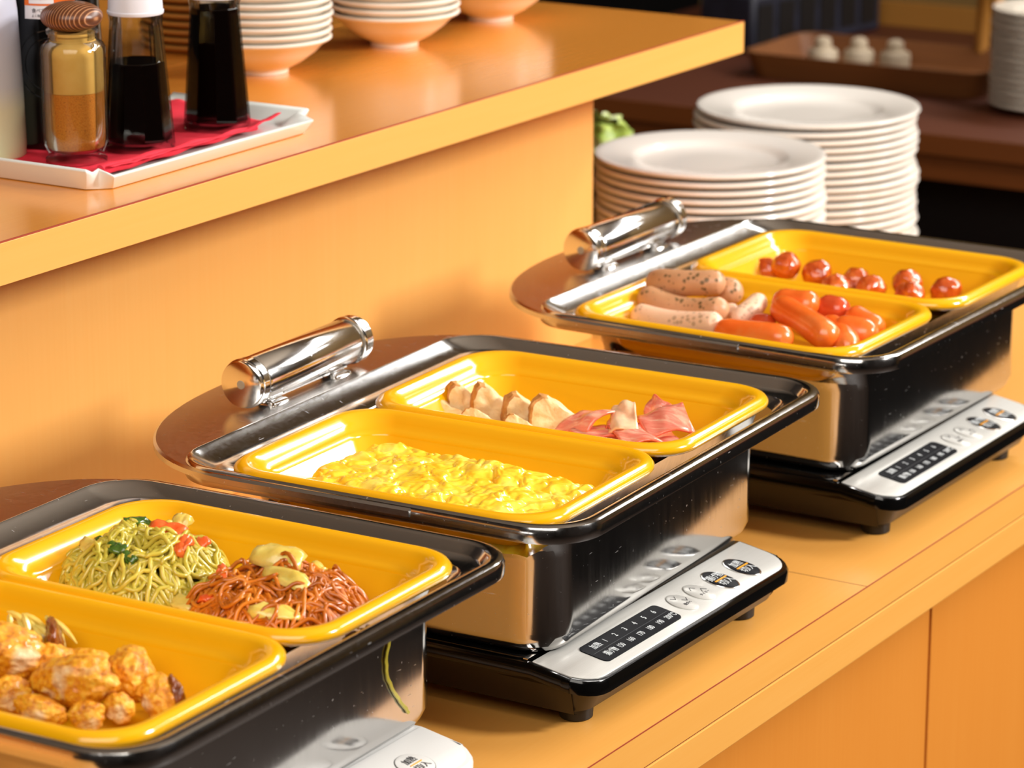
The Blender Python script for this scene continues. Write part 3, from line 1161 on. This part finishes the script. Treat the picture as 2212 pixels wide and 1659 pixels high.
# noodles
def mound_h(a, b, m):
    cx, cy, rx, ry, h = m
    d = ((a - cx) / rx) ** 2 + ((b - cy) / ry) ** 2
    if d >= 1:
        return 0
    return h * max(0, 1 - d) ** .5 * (.86 + .32 * noise.noise(Vector((a * 42, b * 42, 3.3))) + .10 * noise.noise(Vector((a * 110, b * 110, 1))))


def noodles(name, m, n, r, mat, base, label, seed, P, wav, cat='noodles'):
    rnd = random.Random(seed)
    g = G()
    c = LW((m[0], m[1], FLOOR), P)
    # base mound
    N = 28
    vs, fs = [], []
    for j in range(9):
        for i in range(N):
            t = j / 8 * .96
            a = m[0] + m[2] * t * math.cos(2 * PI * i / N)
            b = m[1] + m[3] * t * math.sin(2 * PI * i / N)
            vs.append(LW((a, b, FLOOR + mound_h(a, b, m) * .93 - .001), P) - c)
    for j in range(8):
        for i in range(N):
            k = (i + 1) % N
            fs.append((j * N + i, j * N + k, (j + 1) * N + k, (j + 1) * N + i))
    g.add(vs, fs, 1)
    for q in range(n):
        t = math.sqrt(rnd.random()) * .97
        an = rnd.random() * 2 * PI
        a = m[0] + m[2] * t * math.cos(an)
        b = m[1] + m[3] * t * math.sin(an)
        th = rnd.random() * 2 * PI
        pts = []
        L = rnd.randint(18, 30 + int(26 * (1.3 - wav)))
        lift = rnd.random() * .006 + (.004 if rnd.random() < .12 else 0)
        k1, k2 = rnd.random() * 50, rnd.uniform(-.25, .25)
        for s in range(L):
            pts.append(Vector((a, b, FLOOR + mound_h(a, b, m) + r * .6 + lift + .004 * noise.noise(Vector((a * 90, b * 90, k1))))))
            th += k2 + wav * noise.noise(Vector((s * .35, k1, 0)))
            a += .0024 * math.cos(th)
            b += .0024 * math.sin(th)
            if ((a - m[0]) / m[2]) ** 2 + ((b - m[1]) / m[3]) ** 2 > 1.02:
                th += 1.3
        pts = [LW(p, P) - c for p in pts]
        for p in pts:
            p.z = max(p.z, r * .9)
        g.tube(pts, [r * (.55 if s in (0, L - 1) else 1) for s in range(L)], 6)
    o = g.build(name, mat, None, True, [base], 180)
    o.location = c
    tag(o, label, cat, None, 'stuff')
    return o


MG = (-.2060, .2790, .0540, .0540, .041)
MBm = (-.1060, .2770, .0590, .0510, .031)
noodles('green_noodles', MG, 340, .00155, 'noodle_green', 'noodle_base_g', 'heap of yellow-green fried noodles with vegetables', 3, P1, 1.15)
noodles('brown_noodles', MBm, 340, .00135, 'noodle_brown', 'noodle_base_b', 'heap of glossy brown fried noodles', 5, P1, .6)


def veg(kind, a, b, dz, sx, sy, rz, mat, label, group, tilt=.2, m=None):
    z = FLOOR + mound_h(a, b, m) + dz
    g = G()
    nu, nv = 8, 5
    vs = []
    for j in range(nv + 1):
        for i in range(nu + 1):
            u, v = i / nu * 2 - 1, j / nv * 2 - 1
            k = math.sqrt(max(0, 1 - (abs(u) ** 3) * .6))
            vs.append(Vector((u * sx, v * sy * k, .0042 * noise.noise(Vector((u * 2.2, v * 1.5, a * 300))) - .25 * sy * v * v - .12 * sx * u * u)))
    fs = [(j * (nu + 1) + i, j * (nu + 1) + i + 1, (j + 1) * (nu + 1) + i + 1, (j + 1) * (nu + 1) + i) for j in range(nv) for i in range(nu)]
    o = mk(kind, vs, fs, mat, None, True, None, None, 180)
    md = o.modifiers.new('s', 'SOLIDIFY')
    md.thickness = .0024
    md.offset = 1
    o.location = LW((a, b, z), P1)
    o.rotation_euler = (tilt, .1, rz)
    tag(o, label, 'vegetable', group)


gv = 'vegetable pieces among the noodles'
veg('carrot_slice', -.196, .2900, .009, .0115, .0060, .3, 'carrot', 'large orange carrot slice on top of the green noodles', gv, .5, MG)
veg('carrot_slice', -.178, .3000, .007, .0065, .0035, -.5, 'carrot', 'small orange carrot piece high on the right side of the green heap', gv, .3, MG)
veg('carrot_slice', -.176, .2780, .008, .0035, .0085, .2, 'carrot', 'upright orange carrot strip between the green and brown noodles', gv, .5, MG)
veg('pepper_strip', -.218, .2880, .009, .0085, .0028, .9, 'pepper', 'dark green pepper strip at the top of the green heap', gv, .4, MG)
veg('pepper_strip', -.237, .2760, .009, .0050, .0060, .8, 'pepper', 'dark green pepper piece on the left slope of the green heap', gv, .5, MG)
veg('pepper_strip', -.208, .2540, .008, .0065, .0045, .3, 'pepper', 'shiny dark green pepper square on the front of the green heap', gv, .5, MG)
veg('pepper_strip', -.198, .2500, .007, .0080, .0035, -.4, 'pepper', 'bright green pepper strip just below the dark square', gv, .3, MG)
veg('cabbage_leaf', -.232, .2600, .008, .0130, .0050, -.4, 'cabbage', 'pale yellow cabbage strip across the left front of the green heap', gv, .3, MG)
veg('cabbage_leaf', -.200, .3080, .011, .0050, .0075, .2, 'cabbage', 'pale cabbage tip standing above the green heap', gv, .9, MG)
veg('cabbage_leaf', -.112, .2880, .011, .0160, .0085, .2, 'cabbage', 'broad pale cabbage piece on top of the brown noodles', gv, .5, MBm)
veg('cabbage_leaf', -.095, .2720, .011, .0170, .0060, -.1, 'cabbage', 'long pale cabbage stalk lying across the brown noodles', gv, .5, MBm)
veg('cabbage_leaf', -.098, .3080, .009, .0080, .0045, -.3, 'cabbage', 'small pale cabbage piece at the back of the brown noodles', gv, .4, MBm)
veg('cabbage_leaf', -.150, .2500, .005, .0120, .0060, .2, 'cabbage', 'pale cabbage piece low in front between both heaps', gv, .3, MBm)
veg('cabbage_leaf', -.083, .2420, .007, .0150, .0050, .4, 'cabbage', 'pale cabbage piece low at the front right of the brown noodles', gv, .4, MBm)
veg('carrot_slice', -.130, .2440, .006, .0080, .0030, .1, 'carrot', 'orange carrot chip at the pan edge below the brown noodles', gv, .3, MBm)
veg('carrot_slice', -.140, .2680, .009, .0105, .0026, -.9, 'carrot', 'slanting orange carrot strip on the left of the brown noodles', gv, .3, MBm)

# fried chicken
CK = [((-.1734, .1000, .1530), (.027, .019, .016), .9, 'chicken', 'large fried chicken piece at the left edge of the picture'),
      ((-.1520, .1170, .1430), (.014, .013, .0130), 0, 'chicken', 'craggy orange chicken nugget beside the large piece'),
      ((-.1177, .0950, .1470), (.0300, .0170, .0150), -.15, 'chicken', 'long oval fried chicken piece in the middle, palest on top'),
      ((-.0985, .1200, .1460), (.0230, .0140, .0145), -.75, 'chicken', 'oval fried chicken piece standing at the back right'),
      ((-.0760, .1180, .1390), (.0150, .0110, .0110), -.5, 'chicken', 'small fried chicken end piece at the right of the heap'),
      ((-.0820, .0890, .1400), (.0085, .0080, .0085), .3, 'chicken', 'small round crumb of fried batter near the front right'),
      ((-.0930, .0740, .1385), (.0100, .0070, .0080), .6, 'chicken', 'orange batter crumb touching the front rim'),
      ((-.1480, .0760, .1400), (.0120, .0090, .0095), .9, 'chicken', 'small fried lump low at the front left'),
      ((-.1232, .0700, .1370), (.0150, .0080, .0085), .2, 'chicken', 'flat fried piece under the long oval one'),
      ((-.1640, .1360, .1500), (.0200, .0055, .0130), -.9, 'skin_brown', 'dark brown crisp skin piece behind the large chicken piece'),
      ((-.1980, .0950, .1440), (.0200, .0180, .0150), .3, 'chicken', 'fried chicken piece just beyond the left edge'),
      ((-.1310, .1290, .1400), (.0190, .0120, .0110), .1, 'chicken', 'fried chicken piece lying at the back of the heap'),
      ((-.0680, .1220, .1400), (.0120, .0045, .0095), -.7, 'skin_brown', 'curled dark skin strip at the right end of the chicken heap')]
for i, (p, s, rz, mt, lb) in enumerate(CK):
    o = blob('fried_chicken', LW(p, P1), s, (.25 * math.sin(i * 2.3), .35 * math.cos(i * 1.7), rz), mt, .24, 1.0, i * 2 + 11, 5)
    tag(o, lb, 'fried chicken', 'fried chicken pieces in the front yellow pan')
# pale shredded onion above the chicken
g = G()
rnd = random.Random(4)
c = LW((-.185, .135, .15), P1)
for q in range(16):
    a, b, z = -.200 + rnd.random() * .03, .128 + rnd.random() * .018, .152 + rnd.random() * .008
    th = rnd.uniform(-.9, .3)
    pts = [LW((a + .0035 * s * math.cos(th), b + .0035 * s * math.sin(th), z - .00035 * s * s + .002), P1) - c for s in range(7)]
    g.tube(pts, [.0006, .0016, .002, .002, .0018, .0012, .0004], 6)
o = g.build('shredded_cabbage', 'cabbage')
o.location = c
tag(o, 'pale shredded cabbage heaped behind the fried chicken at the left', 'shredded cabbage', None, 'stuff')

# dried noodle strand stuck on the nearest dish
g = G()
P1s = (P1[0], P1[1] - .008, P1[2])
c = LW((-.0466, .318, .10), P1s)
for off in (0, .0016):
    ctl = [(.3181, .1440), (.3181, .1154), (.3142, .1040), (.3160, .0914), (.3253, .0777), (.3348, .0669), (.3411, .0601)]
    pts = []
    for a_, b_ in zip(ctl, ctl[1:]):
        for q in range(4):
            k = q / 4
            pts.append(LW((-.0466, a_[0] + (b_[0] - a_[0]) * k + off * (1 - k * .5) + .0004 * math.sin(q * 2), a_[1] + (b_[1] - a_[1]) * k), P1s) - c)
    g.tube(pts, .00085, 6)
o = g.build('noodle_strand', 'noodle_green')
o.location = c
tag(o, 'dried noodle strand hanging down the side of the nearest steel dish', 'noodle')


# ------------------------------------------------------------------ plates and bowls
def plate_mesh(D):
    r = D / 2
    g = G()
    g.lathe([(r * .56, 0.0), (r * .58, .0003), (r * .60, .002), (r * .64, .0035), (r * .97, .0098), (r * .995, .0112), (r, .0128), (r * .992, .0146), (r * .965, .0152), (r * .93, .0146), (r * .70, .0118),
             (r * .665, .0104), (r * .62, .0072), (r * .57, .0052), (r * .3, .0048), (r * .02, .0048)], 72, (0, 0), 0, True, True)
    return g


def stack(name, D, n, pitch, loc, labf, group, cat, seed, mesh, jit=.002, mat='white_porcelain'):
    rnd = random.Random(seed)
    base = None
    for k in range(n):
        if base is None:
            o = mesh.build(name, mat)
            base = o
        else:
            o = base.copy()
            COL.objects.link(o)
        o.location = (loc[0] + rnd.uniform(-jit, jit), loc[1] + rnd.uniform(-jit, jit), loc[2] + k * pitch)
        tag(o, labf(k, n), cat, group)


ORD = ['bottom', 'second lowest', 'third lowest', 'fourth lowest', 'fifth lowest', 'sixth lowest', 'seventh lowest', 'eighth lowest', 'ninth lowest', 'tenth lowest']
ORDT = ['topmost', 'second from the top', 'third from the top', 'fourth from the top', 'fifth from the top', 'sixth from the top', 'seventh from the top', 'eighth from the top', 'ninth from the top', 'tenth from the top', 'eleventh from the top',
        'twelfth from the top', 'thirteenth from the top', 'fourteenth from the top', 'fifteenth from the top', 'sixteenth from the top', 'seventeenth from the top', 'eighteenth from the top', 'nineteenth from the top', 'twentieth from the top']


def pl(where):
    def f(k, n):
        return 'white dinner plate in the %s, %s' % (where, ORDT[n - 1 - k])
    return f


stack('dinner_plate', .231, 17, .0084, (-1.493, 2.808, 0), pl('front stack by the bar end'), 'plates in the stack nearest the bar end', 'plate', 1, plate_mesh(.231))
stack('dinner_plate', .240, 17, .0084, (-1.525, 3.085, 0), pl('taller rear stack beyond the front one'), 'plates in the rear stack', 'plate', 2, plate_mesh(.240), .0028)
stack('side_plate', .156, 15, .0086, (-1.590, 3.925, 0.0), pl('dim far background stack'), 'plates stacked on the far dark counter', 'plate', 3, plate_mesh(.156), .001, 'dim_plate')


def bowl_mesh():
    R0 = .0598
    g = G()
    g.lathe([(.0205, 0), (.0215, .0003), (.0218, .0035), (.0225, .0042), (.034, .0100), (.046, .0190), (.0530, .0262), (.0585, .0290), (R0, .0305), (R0 * .998, .0318), (R0 * .97, .0325), (.0520, .0302), (.0440, .0215), (.033, .0130), (.020, .0080), (.001, .0070)],
            64, (0, 0), 0, True, True)
    return g


bm_ = bowl_mesh()


def bl(where):
    def f(k, n):
        return 'small white bowl in the %s, %s' % (where, ORD[k])
    return f


stack('bowl', .114, 9, .0069, (-1.636, 2.252, ZT), bl('stack just behind the soy bottle'), 'bowls in the left stack on the bar', 'bowl', 4, bm_, .0008, 'bowl_porcelain')
stack('bowl', .114, 7, .0069, (-1.617, 2.426, ZT), bl('middle stack on the bar'), 'bowls in the middle stack on the bar', 'bowl', 5, bm_, .0008, 'bowl_porcelain')
stack('bowl', .114, 6, .0069, (-1.620, 2.595, ZT), bl('right-hand stack near the bar end'), 'bowls in the stack near the bar end', 'bowl', 6, bm_, .0008, 'bowl_porcelain')
g = G().lathe([(.045, 0), (.048, .001), (.054, .004), (.0565, .006), (.0565, .008), (.052, .0085), (.045, .006), (.001, .005)], 48, (0, 0), 0, True, True)
stack('wooden_saucer', .11, 8, .0072, (-1.760, 2.330, ZT), lambda k, n: 'brown wooden saucer in the stack between the soy bottles, %s' % ORD[k], 'brown saucers behind the soy bottles', 'saucer', 8, g, .001, 'tan')

# ------------------------------------------------------------------ condiments
# tray with pinched corners
tx0, tx1, ty0, ty1 = -1.600, -1.4475, 1.7900, 2.0590
tcx, tcy = (tx0 + tx1) / 2, (ty0 + ty1) / 2


def tray_ring(off, z, pin, pz):
    """rectangle with V-pinched corners"""
    pts = []
    e = .014
    X0, X1, Y0, Y1 = tx0 - off, tx1 + off, ty0 - off, ty1 + off
    for (cx, cy, dx1, dy1, dx2, dy2) in ((X1, Y0, -1, 0, 0, 1), (X1, Y1, 0, -1, -1, 0), (X0, Y1, 1, 0, 0, -1), (X0, Y0, 0, 1, 1, 0)):
        ix, iy = (-1 if cx > tcx else 1), (-1 if cy > tcy else 1)
        a = (cx + dx1 * e, cy + dy1 * e)
        b = (cx + dx2 * e, cy + dy2 * e)
        p = (cx + ix * pin, cy + iy * pin)
        for q in (a, ((a[0] * .5 + p[0] * .5), (a[1] * .5 + p[1] * .5)), p, ((b[0] * .5 + p[0] * .5), (b[1] * .5 + p[1] * .5)), b):
            on_end = abs(q[1] - tcy) > (Y1 - Y0) / 2 - .0012
            hz = z * (1.45 if on_end else 1.0)
            pts.append((q[0] - tcx, q[1] - tcy, hz + (pz if q == p else (pz * .5 if q not in (a, b) else 0))))
    return pts


g = G()
g.loft([tray_ring(-.006, 0, .004, 0), tray_ring(-.001, .0003, .007, 0), tray_ring(.0045, .0092, .0130, .003), tray_ring(.0052, .0108, .0138, .004), tray_ring(.0030, .0116, .0128, .004), tray_ring(-.002, .0100, .011, .003), tray_ring(-.010, .0052, .009, 0), tray_ring(-.016, .0044, .006, 0)])
tr = g.build('serving_tray', 'tray_white', None, True, None, 70)
bevel(tr, .0008)
tr.location = (tcx, tcy, ZT)
tag(tr, 'white ceramic rectangular tray with pinched corners on the bar', 'tray')

# napkin
nu, nv = 60, 40
vs, fs = [], []
for j in range(nv + 1):
    for i in range(nu + 1):
        u, v = i / nu, j / nv
        x = -1.588 + v * .127
        y = 1.814 + u * .238
        # corner cut
        y -= .020 * v * u
        x += .010 * (1 - u) * (v - .5)
        z = .0060 + .0022 * abs(noise.noise(Vector((x * 60, y * 25, 1)))) + .0016 * abs(noise.noise(Vector((x * 30, y * 70, 5))))
        if v > .88:
            z += .0065 * math.sin((v - .88) / .12 * PI * .55) * (1 - .5 * u)
        if u > .8:
            z += .007 * ((u - .8) / .2) * (.6 + .4 * math.sin(v * 14))
        vs.append((x - tcx, y - tcy, z))
for j in range(nv):
    for i in range(nu):
        a = j * (nu + 1) + i
        fs.append((a, a + 1, a + nu + 2, a + nu + 1))
nk = mk('napkin', vs, fs, 'napkin', None, True, None, None, 180)
md = nk.modifiers.new('s', 'SOLIDIFY')
md.thickness = .0007
nk.location = (tcx, tcy, ZT)
tag(nk, 'crumpled red paper napkin lying on the white tray', 'napkin')
g = G()
pts = [(-1.4650 + .001 * math.sin(k * .8) - tcx, 1.812 + k * .0080 - tcy, .0105 + .0008 * math.sin(k)) for k in range(25)]
g.tube(pts, [.0042 - .0001 * k for k in range(25)], 12)
o = g.build('rolled_edge', 'napkin', nk)


def place(o, x, y, z=ZT + .0064):
    o.location = (x, y, z)
    return o


# spice jar
jar = empty('spice_jar')
g = G()
o_ = [(.0205, 0), (.0225, .0010), (.0228, .0035), (.0205, .0060), (.0212, .0085), (.0240, .0140), (.0243, .020), (.0243, .082), (.0240, .0865), (.0225, .0895), (.0195, .0912), (.0182, .0922), (.0182, .0955), (.0192, .0965), (.0195, .0980), (.0192, .0995), (.0182, .1000)]
i_ = [(.0168, .1000), (.0165, .0920), (.0205, .0885), (.0222, .0840), (.0224, .0200), (.0215, .0120), (.0150, .0085), (.0005, .0082)]
g.lathe(o_ + i_, 64, (0, 0), 0, True, True)
g.build('glass_body', 'glass', jar)
g = G().lathe([(.0005, .0086), (.0148, .0088), (.0210, .0125), (.0220, .0200), (.0220, .0535), (.0215, .0540), (.012, .0530), (.0005, .0525)], 48, (0, 0), 0, False, False)
g.build('spice_powder', 'powder', jar)
g = G().lathe([(.0218, .0542), (.0220, .0550), (.0220, .0835), (.0200, .0880), (.0163, .0925), (.0163, .0975), (.0005, .0975)], 48, (0, 0), 0, False, False)
g.build('powder_film', 'dust', jar)['label'] = 'thin tan powder film on the inside of the glass'
g = G()
pr_ = []
for k in range(20):
    a = PI * k / 19
    pr_.append((.0228 * math.sin(a) ** .85 + .0001, .1090 - .0108 * math.cos(a)))
g.lathe(pr_, 64, (0, 0), 0, True, True)
g.build('wooden_lid', 'knob', jar)['label'] = 'ribbed turned wood lid'
place(jar, -1.5117, 1.8422)
tag(jar, 'glass spice jar of orange powder with a rounded brown wooden lid', 'jar')


def soy_bottle(level, H=.108, sc=1.0):
    t = empty('soy_bottle')
    seg = 10

    def prism(prof, mat, nm, par):
        g = G()
        rings = []
        for r, z, k in prof:
            ring = []
            for i in range(40):
                a = 2 * PI * i / 40
                # blend circle -> decagon
                s_ = math.cos(PI / seg) / math.cos(((a + PI / seg) % (2 * PI / seg)) - PI / seg)
                ring.append((r * (k * s_ + (1 - k)) * math.cos(a), r * (k * s_ + (1 - k)) * math.sin(a), z))
            rings.append(ring)
        g.loft(rings)
        return g.build(nm, mat, par, True, None, 25)
    prism([(.0235, 0, .5), (.0268, .0015, 1), (.0272, .006, 1), (.0262, .020, 1), (.0205, .090, 1), (.0200, .0985, .3), (.0205, .101, 0), (.0205, .104, 0), (.0180, .105, 0), (.0170, .100, 0),
           (.0185, .090, 1), (.0240, .020, 1), (.0246, .008, 1), (.0230, .006, 1), (.0005, .0058, 0)], 'glass', 'glass_body', t)
    rl = .0246 - (.0246 - .0187) * (level - .01) / .08
    prism([(.0226, .0062, 1), (.0250, .0085, 1), (.0246, .020, 1), (rl + .0004, level - .001, 1), (rl - .0004, level, 1), (.0005, level, 1)], 'soy', 'soy_sauce', t)
    g = G().lathe([(.0208, .1035), (.0213, .1045), (.0213, .106), (.0206, .1065), (.0196, .128), (.0185, .131), (.0120, .1325), (.0005, .1328)], 48, (0, 0), 0, True, True)
    cp = g.build('cap', 'cap_white', t)
    g = G().box(.0100, .0165, -.003, .003, .1315, .1365)
    bevel(g.build('spout', 'cap_white', cp), .001)
    return t


s1 = soy_bottle(.0680)
place(s1, -1.5016, 1.9048)
s1.rotation_euler = (0, 0, .2)
tag(s1, 'half full soy sauce bottle with white cap beside the spice jar', 'bottle', 'soy sauce bottles on the tray')
s2 = soy_bottle(.0960)
place(s2, -1.4989, 1.9996)
tag(s2, 'nearly full black soy sauce bottle standing at the right of the tray', 'bottle', 'soy sauce bottles on the tray')

# translucent squeeze bottle with dressing (left edge)
t = empty('squeeze_bottle')
g = G().lathe([(.0270, 0), (.0295, .002), (.0300, .010), (.0290, .060), (.0270, .110), (.0235, .145), (.014, .155), (.0005, .156)], 48, (0, 0), 0, True, True)
g.build('plastic_body', 'milky', t)
g = G().lathe([(.0255, .003), (.0280, .0095), (.0275, .040), (.0270, .0440), (.0005, .0445)], 48, (0, 0), 0, True, True)
g.build('dressing', 'dressing', t)['label'] = 'pale yellow dressing showing through the plastic'
g = G().lathe([(.0145, .154), (.0145, .170), (.012, .172), (.004, .195), (.0005, .196)], 32, (0, 0), 0, True, True)
g.build('nozzle', 'cap_white', t)
place(t, -1.5820, 1.8230)
tag(t, 'translucent white squeeze bottle of pale dressing at the left edge', 'bottle')

# dark sauce bottle with label
t = empty('sauce_bottle')
g = G()
rings = []
for r, z in [(.0330, 0), (.0365, .002), (.0375, .010), (.0370, .07), (.0350, .12), (.0270, .150), (.0130, .165), (.0125, .185)]:
    rings.append([(r * math.cos(a), r * math.sin(a), z) for a in [2 * PI * i / 48 for i in range(48)]])
g.loft(rings)
g.build('plastic_body', 'gloss_black', t)
# embossed circle on the side
g = G()


def on_side(ang, z, off=0.0006):
    r = .0375 - .0005 * z / .07 + off
    if z > .07:
        r = .0370 - .0020 * (z - .07) / .05 + off
    return (r * math.cos(ang), r * math.sin(ang), z)


A0 = R(-55)
for rad in (.026, .020):
    pts = [on_side(A0 + rad / .037 * math.cos(a), .066 + rad * math.sin(a), .0002) for a in [2 * PI * k / 40 for k in range(41)]]
    g.tube(pts, .0005, 5)
g.build('embossed_ring', 'gloss_black', t)


def wrap(z0, z1, a0, a1, off, mat, nm, par):
    N = 12
    vs = []
    for k in range(N + 1):
        a = a0 + (a1 - a0) * k / N
        vs.append(on_side(a, z0, off))
        vs.append(on_side(a, z1, off))
    fs = [(2 * k, 2 * k + 2, 2 * k + 3, 2 * k + 1) for k in range(N)]
    return mk(nm, vs, fs, mat, par, True, None, None, 180)


lb = wrap(.1005, .165 - .045, R(-84), R(-22), .0006, 'label_white', 'paper_label', t)
lb2 = wrap(.1105, .1195, R(-84), R(-22), .0009, 'label_orange', 'label_band', lb)
lb3 = wrap(.1120, .1195, R(-78), R(-48), .0012, 'label_white', 'label_block', lb)
for k, (s_, z_, sz, mt) in enumerate((('おいしい', .1165, .0038, 'print_red'), ('食べ方', .1068, .0036, 'print_black'), ('よく振って', .1030, .0022, 'print_black'))):
    p = on_side(R(-66), z_, .0016)
    text('lettering', s_, sz, p, (R(90), 0, R(-66) + R(90)), mt, lb)
place(t, -1.5720, 1.8930)
tag(t, 'tall dark sauce bottle with orange and white label behind the spice jar', 'bottle')

# ------------------------------------------------------------------ salad greens behind the plates
sb = empty('salad_bowl', (-1.775, 2.985, 0))
tag(sb, 'dark bowl of mixed salad leaves half hidden behind the bar end', 'bowl')
g = G().lathe([(.05, 0), (.055, .002), (.09, .045), (.115, .085), (.118, .088), (.112, .086), (.085, .045), (.001, .010)], 48, (0, 0), 0, True, True)
g.build('bowl_shell', 'gloss_black', sb)
for k, (x, y, z, s, mt, lb_) in enumerate([(.058, -.020, .072, .030, 'lettuce', 'pale green lettuce leaf next to the bar end'), (.045, .045, .062, .026, 'purple_leaf', 'dark purple salad leaf'),
                                           (.033, .085, .065, .024, 'lettuce', 'bright green leaf tip above the plates'), (.01, .04, .065, .035, 'lettuce', 'lettuce leaf at the back of the salad bowl'), (-.04, -.03, .06, .03, 'purple_leaf', 'purple leaf at the far side of the salad bowl')]):
    vs, fs = [], []
    n = 12
    for j in range(n + 1):
        for i in range(n + 1):
            u, v = i / n * 2 - 1, j / n * 2 - 1
            rr_ = math.sqrt(u * u + v * v)
            vs.append((u * s, v * s * .8, s * .5 * noise.noise(Vector((u * 2.2 + k * 3, v * 2.2, k))) - .3 * s * rr_ ** 2))
    for j in range(n):
        for i in range(n):
            a = j * (n + 1) + i
            fs.append((a, a + 1, a + n + 2, a + n + 1))
    o = mk('salad_leaf', vs, fs, mt, None, True, None, None, 180)
    o.location = (-1.775 + x, 2.985 + y, z + .040)
    o.rotation_euler = (.9, .3 * k, k)
    tag(o, lb_, 'leaf', 'salad leaves in the dark bowl')

# ------------------------------------------------------------------ far background
fc = empty('far_counter', (-1.6, 4.2, -.85))
tag(fc, 'dim brown wooden counter crossing the background', 'counter')


def fpart(g, n, mat):
    return cpart(g, n, mat, fc)


fpart(G().box(-2.39, .6, 3.700, 4.45, -.024, -.0005), 'counter_top', 'dark_top')
fpart(G().box(-2.39, .6, 3.697, 3.699, -.026, -.0005), 'edge_strip', 'dark_wood')
fpart(G().box(-2.39, .6, 3.705, 4.44, -.060, -.026), 'lower_board', 'dark_wood')
fpart(G().box(-2.3, .5, 3.80, 4.4, -.85, -.062), 'cabinet_body', 'black')

fpart(G().box(-2.39, .6, 4.4505, 4.475, -.05, .9), 'back_board', 'wall')
fpart(G().box(-2.30, .5, 4.43, 4.4503, .0, .035), 'board_rail', 'tan')
t = empty('condiment_basket', (-1.87, 4.03, 0))
tag(t, 'dim wicker basket holding sugar pots and packets on the far counter', 'basket')
g = G()
g.loft([at_z(rr(-.17, .17, -.09, .09, .03), 0), at_z(rr(-.18, .18, -.10, .10, .03), .035), at_z(rr(-.175, .175, -.095, .095, .03), .035), at_z(rr(-.16, .16, -.08, .08, .03), .006)])
g.build('basket_shell', 'wicker', t)
g = G()
g.tube([(.05 + .15 * math.cos(a) * .3 + .10 * (1 - math.cos(a)), .0 + .10 * math.cos(a), .03 + .14 * math.sin(a)) for a in [PI * k / 20 for k in range(21)]], .010, 10)
g.build('handle', 'tan', t)
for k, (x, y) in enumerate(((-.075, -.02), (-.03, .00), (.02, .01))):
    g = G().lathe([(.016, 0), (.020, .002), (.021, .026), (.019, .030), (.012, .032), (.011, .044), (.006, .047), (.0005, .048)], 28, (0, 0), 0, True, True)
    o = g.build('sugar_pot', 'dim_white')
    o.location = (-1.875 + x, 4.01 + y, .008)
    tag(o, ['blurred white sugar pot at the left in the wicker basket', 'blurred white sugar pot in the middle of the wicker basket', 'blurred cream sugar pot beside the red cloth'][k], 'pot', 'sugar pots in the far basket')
o = blob('cloth_bundle', (-1.640, 4.03, .026), (.040, .035, .028), (0, 0, .4), 'red_cloth', .25, 1.4, 5, 4)
tag(o, 'dim dark red cloth bundle at the right of the wicker basket', 'cloth')
g = G()
g.loft([at_z(rr(-.018, .018, -.018, .018, .006), 0), at_z(rr(-.018, .018, -.018, .018, .006), .055), at_z(rr(-.012, .012, -.012, .012, .005), .062)])
o = g.build('black_canister', 'black')
o.location = (-1.735, 4.20, 0)
tag(o, 'small black canister beside the basket on the far counter', 'canister')
g = G().box(-.15, .15, -.05, .05, 0, .085)
o = bevel(g.build('cutlery_case', 'blue_dark'), .006)
o.location = (-2.13, 4.25, 0)
o.rotation_euler = (0, 0, 1.36)
tag(o, 'long dark blue cutlery case standing behind the basket', 'case')
for k in range(6):
    g2 = G().box(-.14 + k * .048, -.105 + k * .048, -.052, -.0505, .015, .070)
    g2.build('case_slot', 'black', o, False)
g = G().box(-.035, .035, -.03, .03, 0, .075)
o = bevel(g.build('menu_box', 'tan'), .002)
o.location = (-1.700, 4.32, 0)
tag(o, 'small tan box between the basket and the far plate stack', 'box')
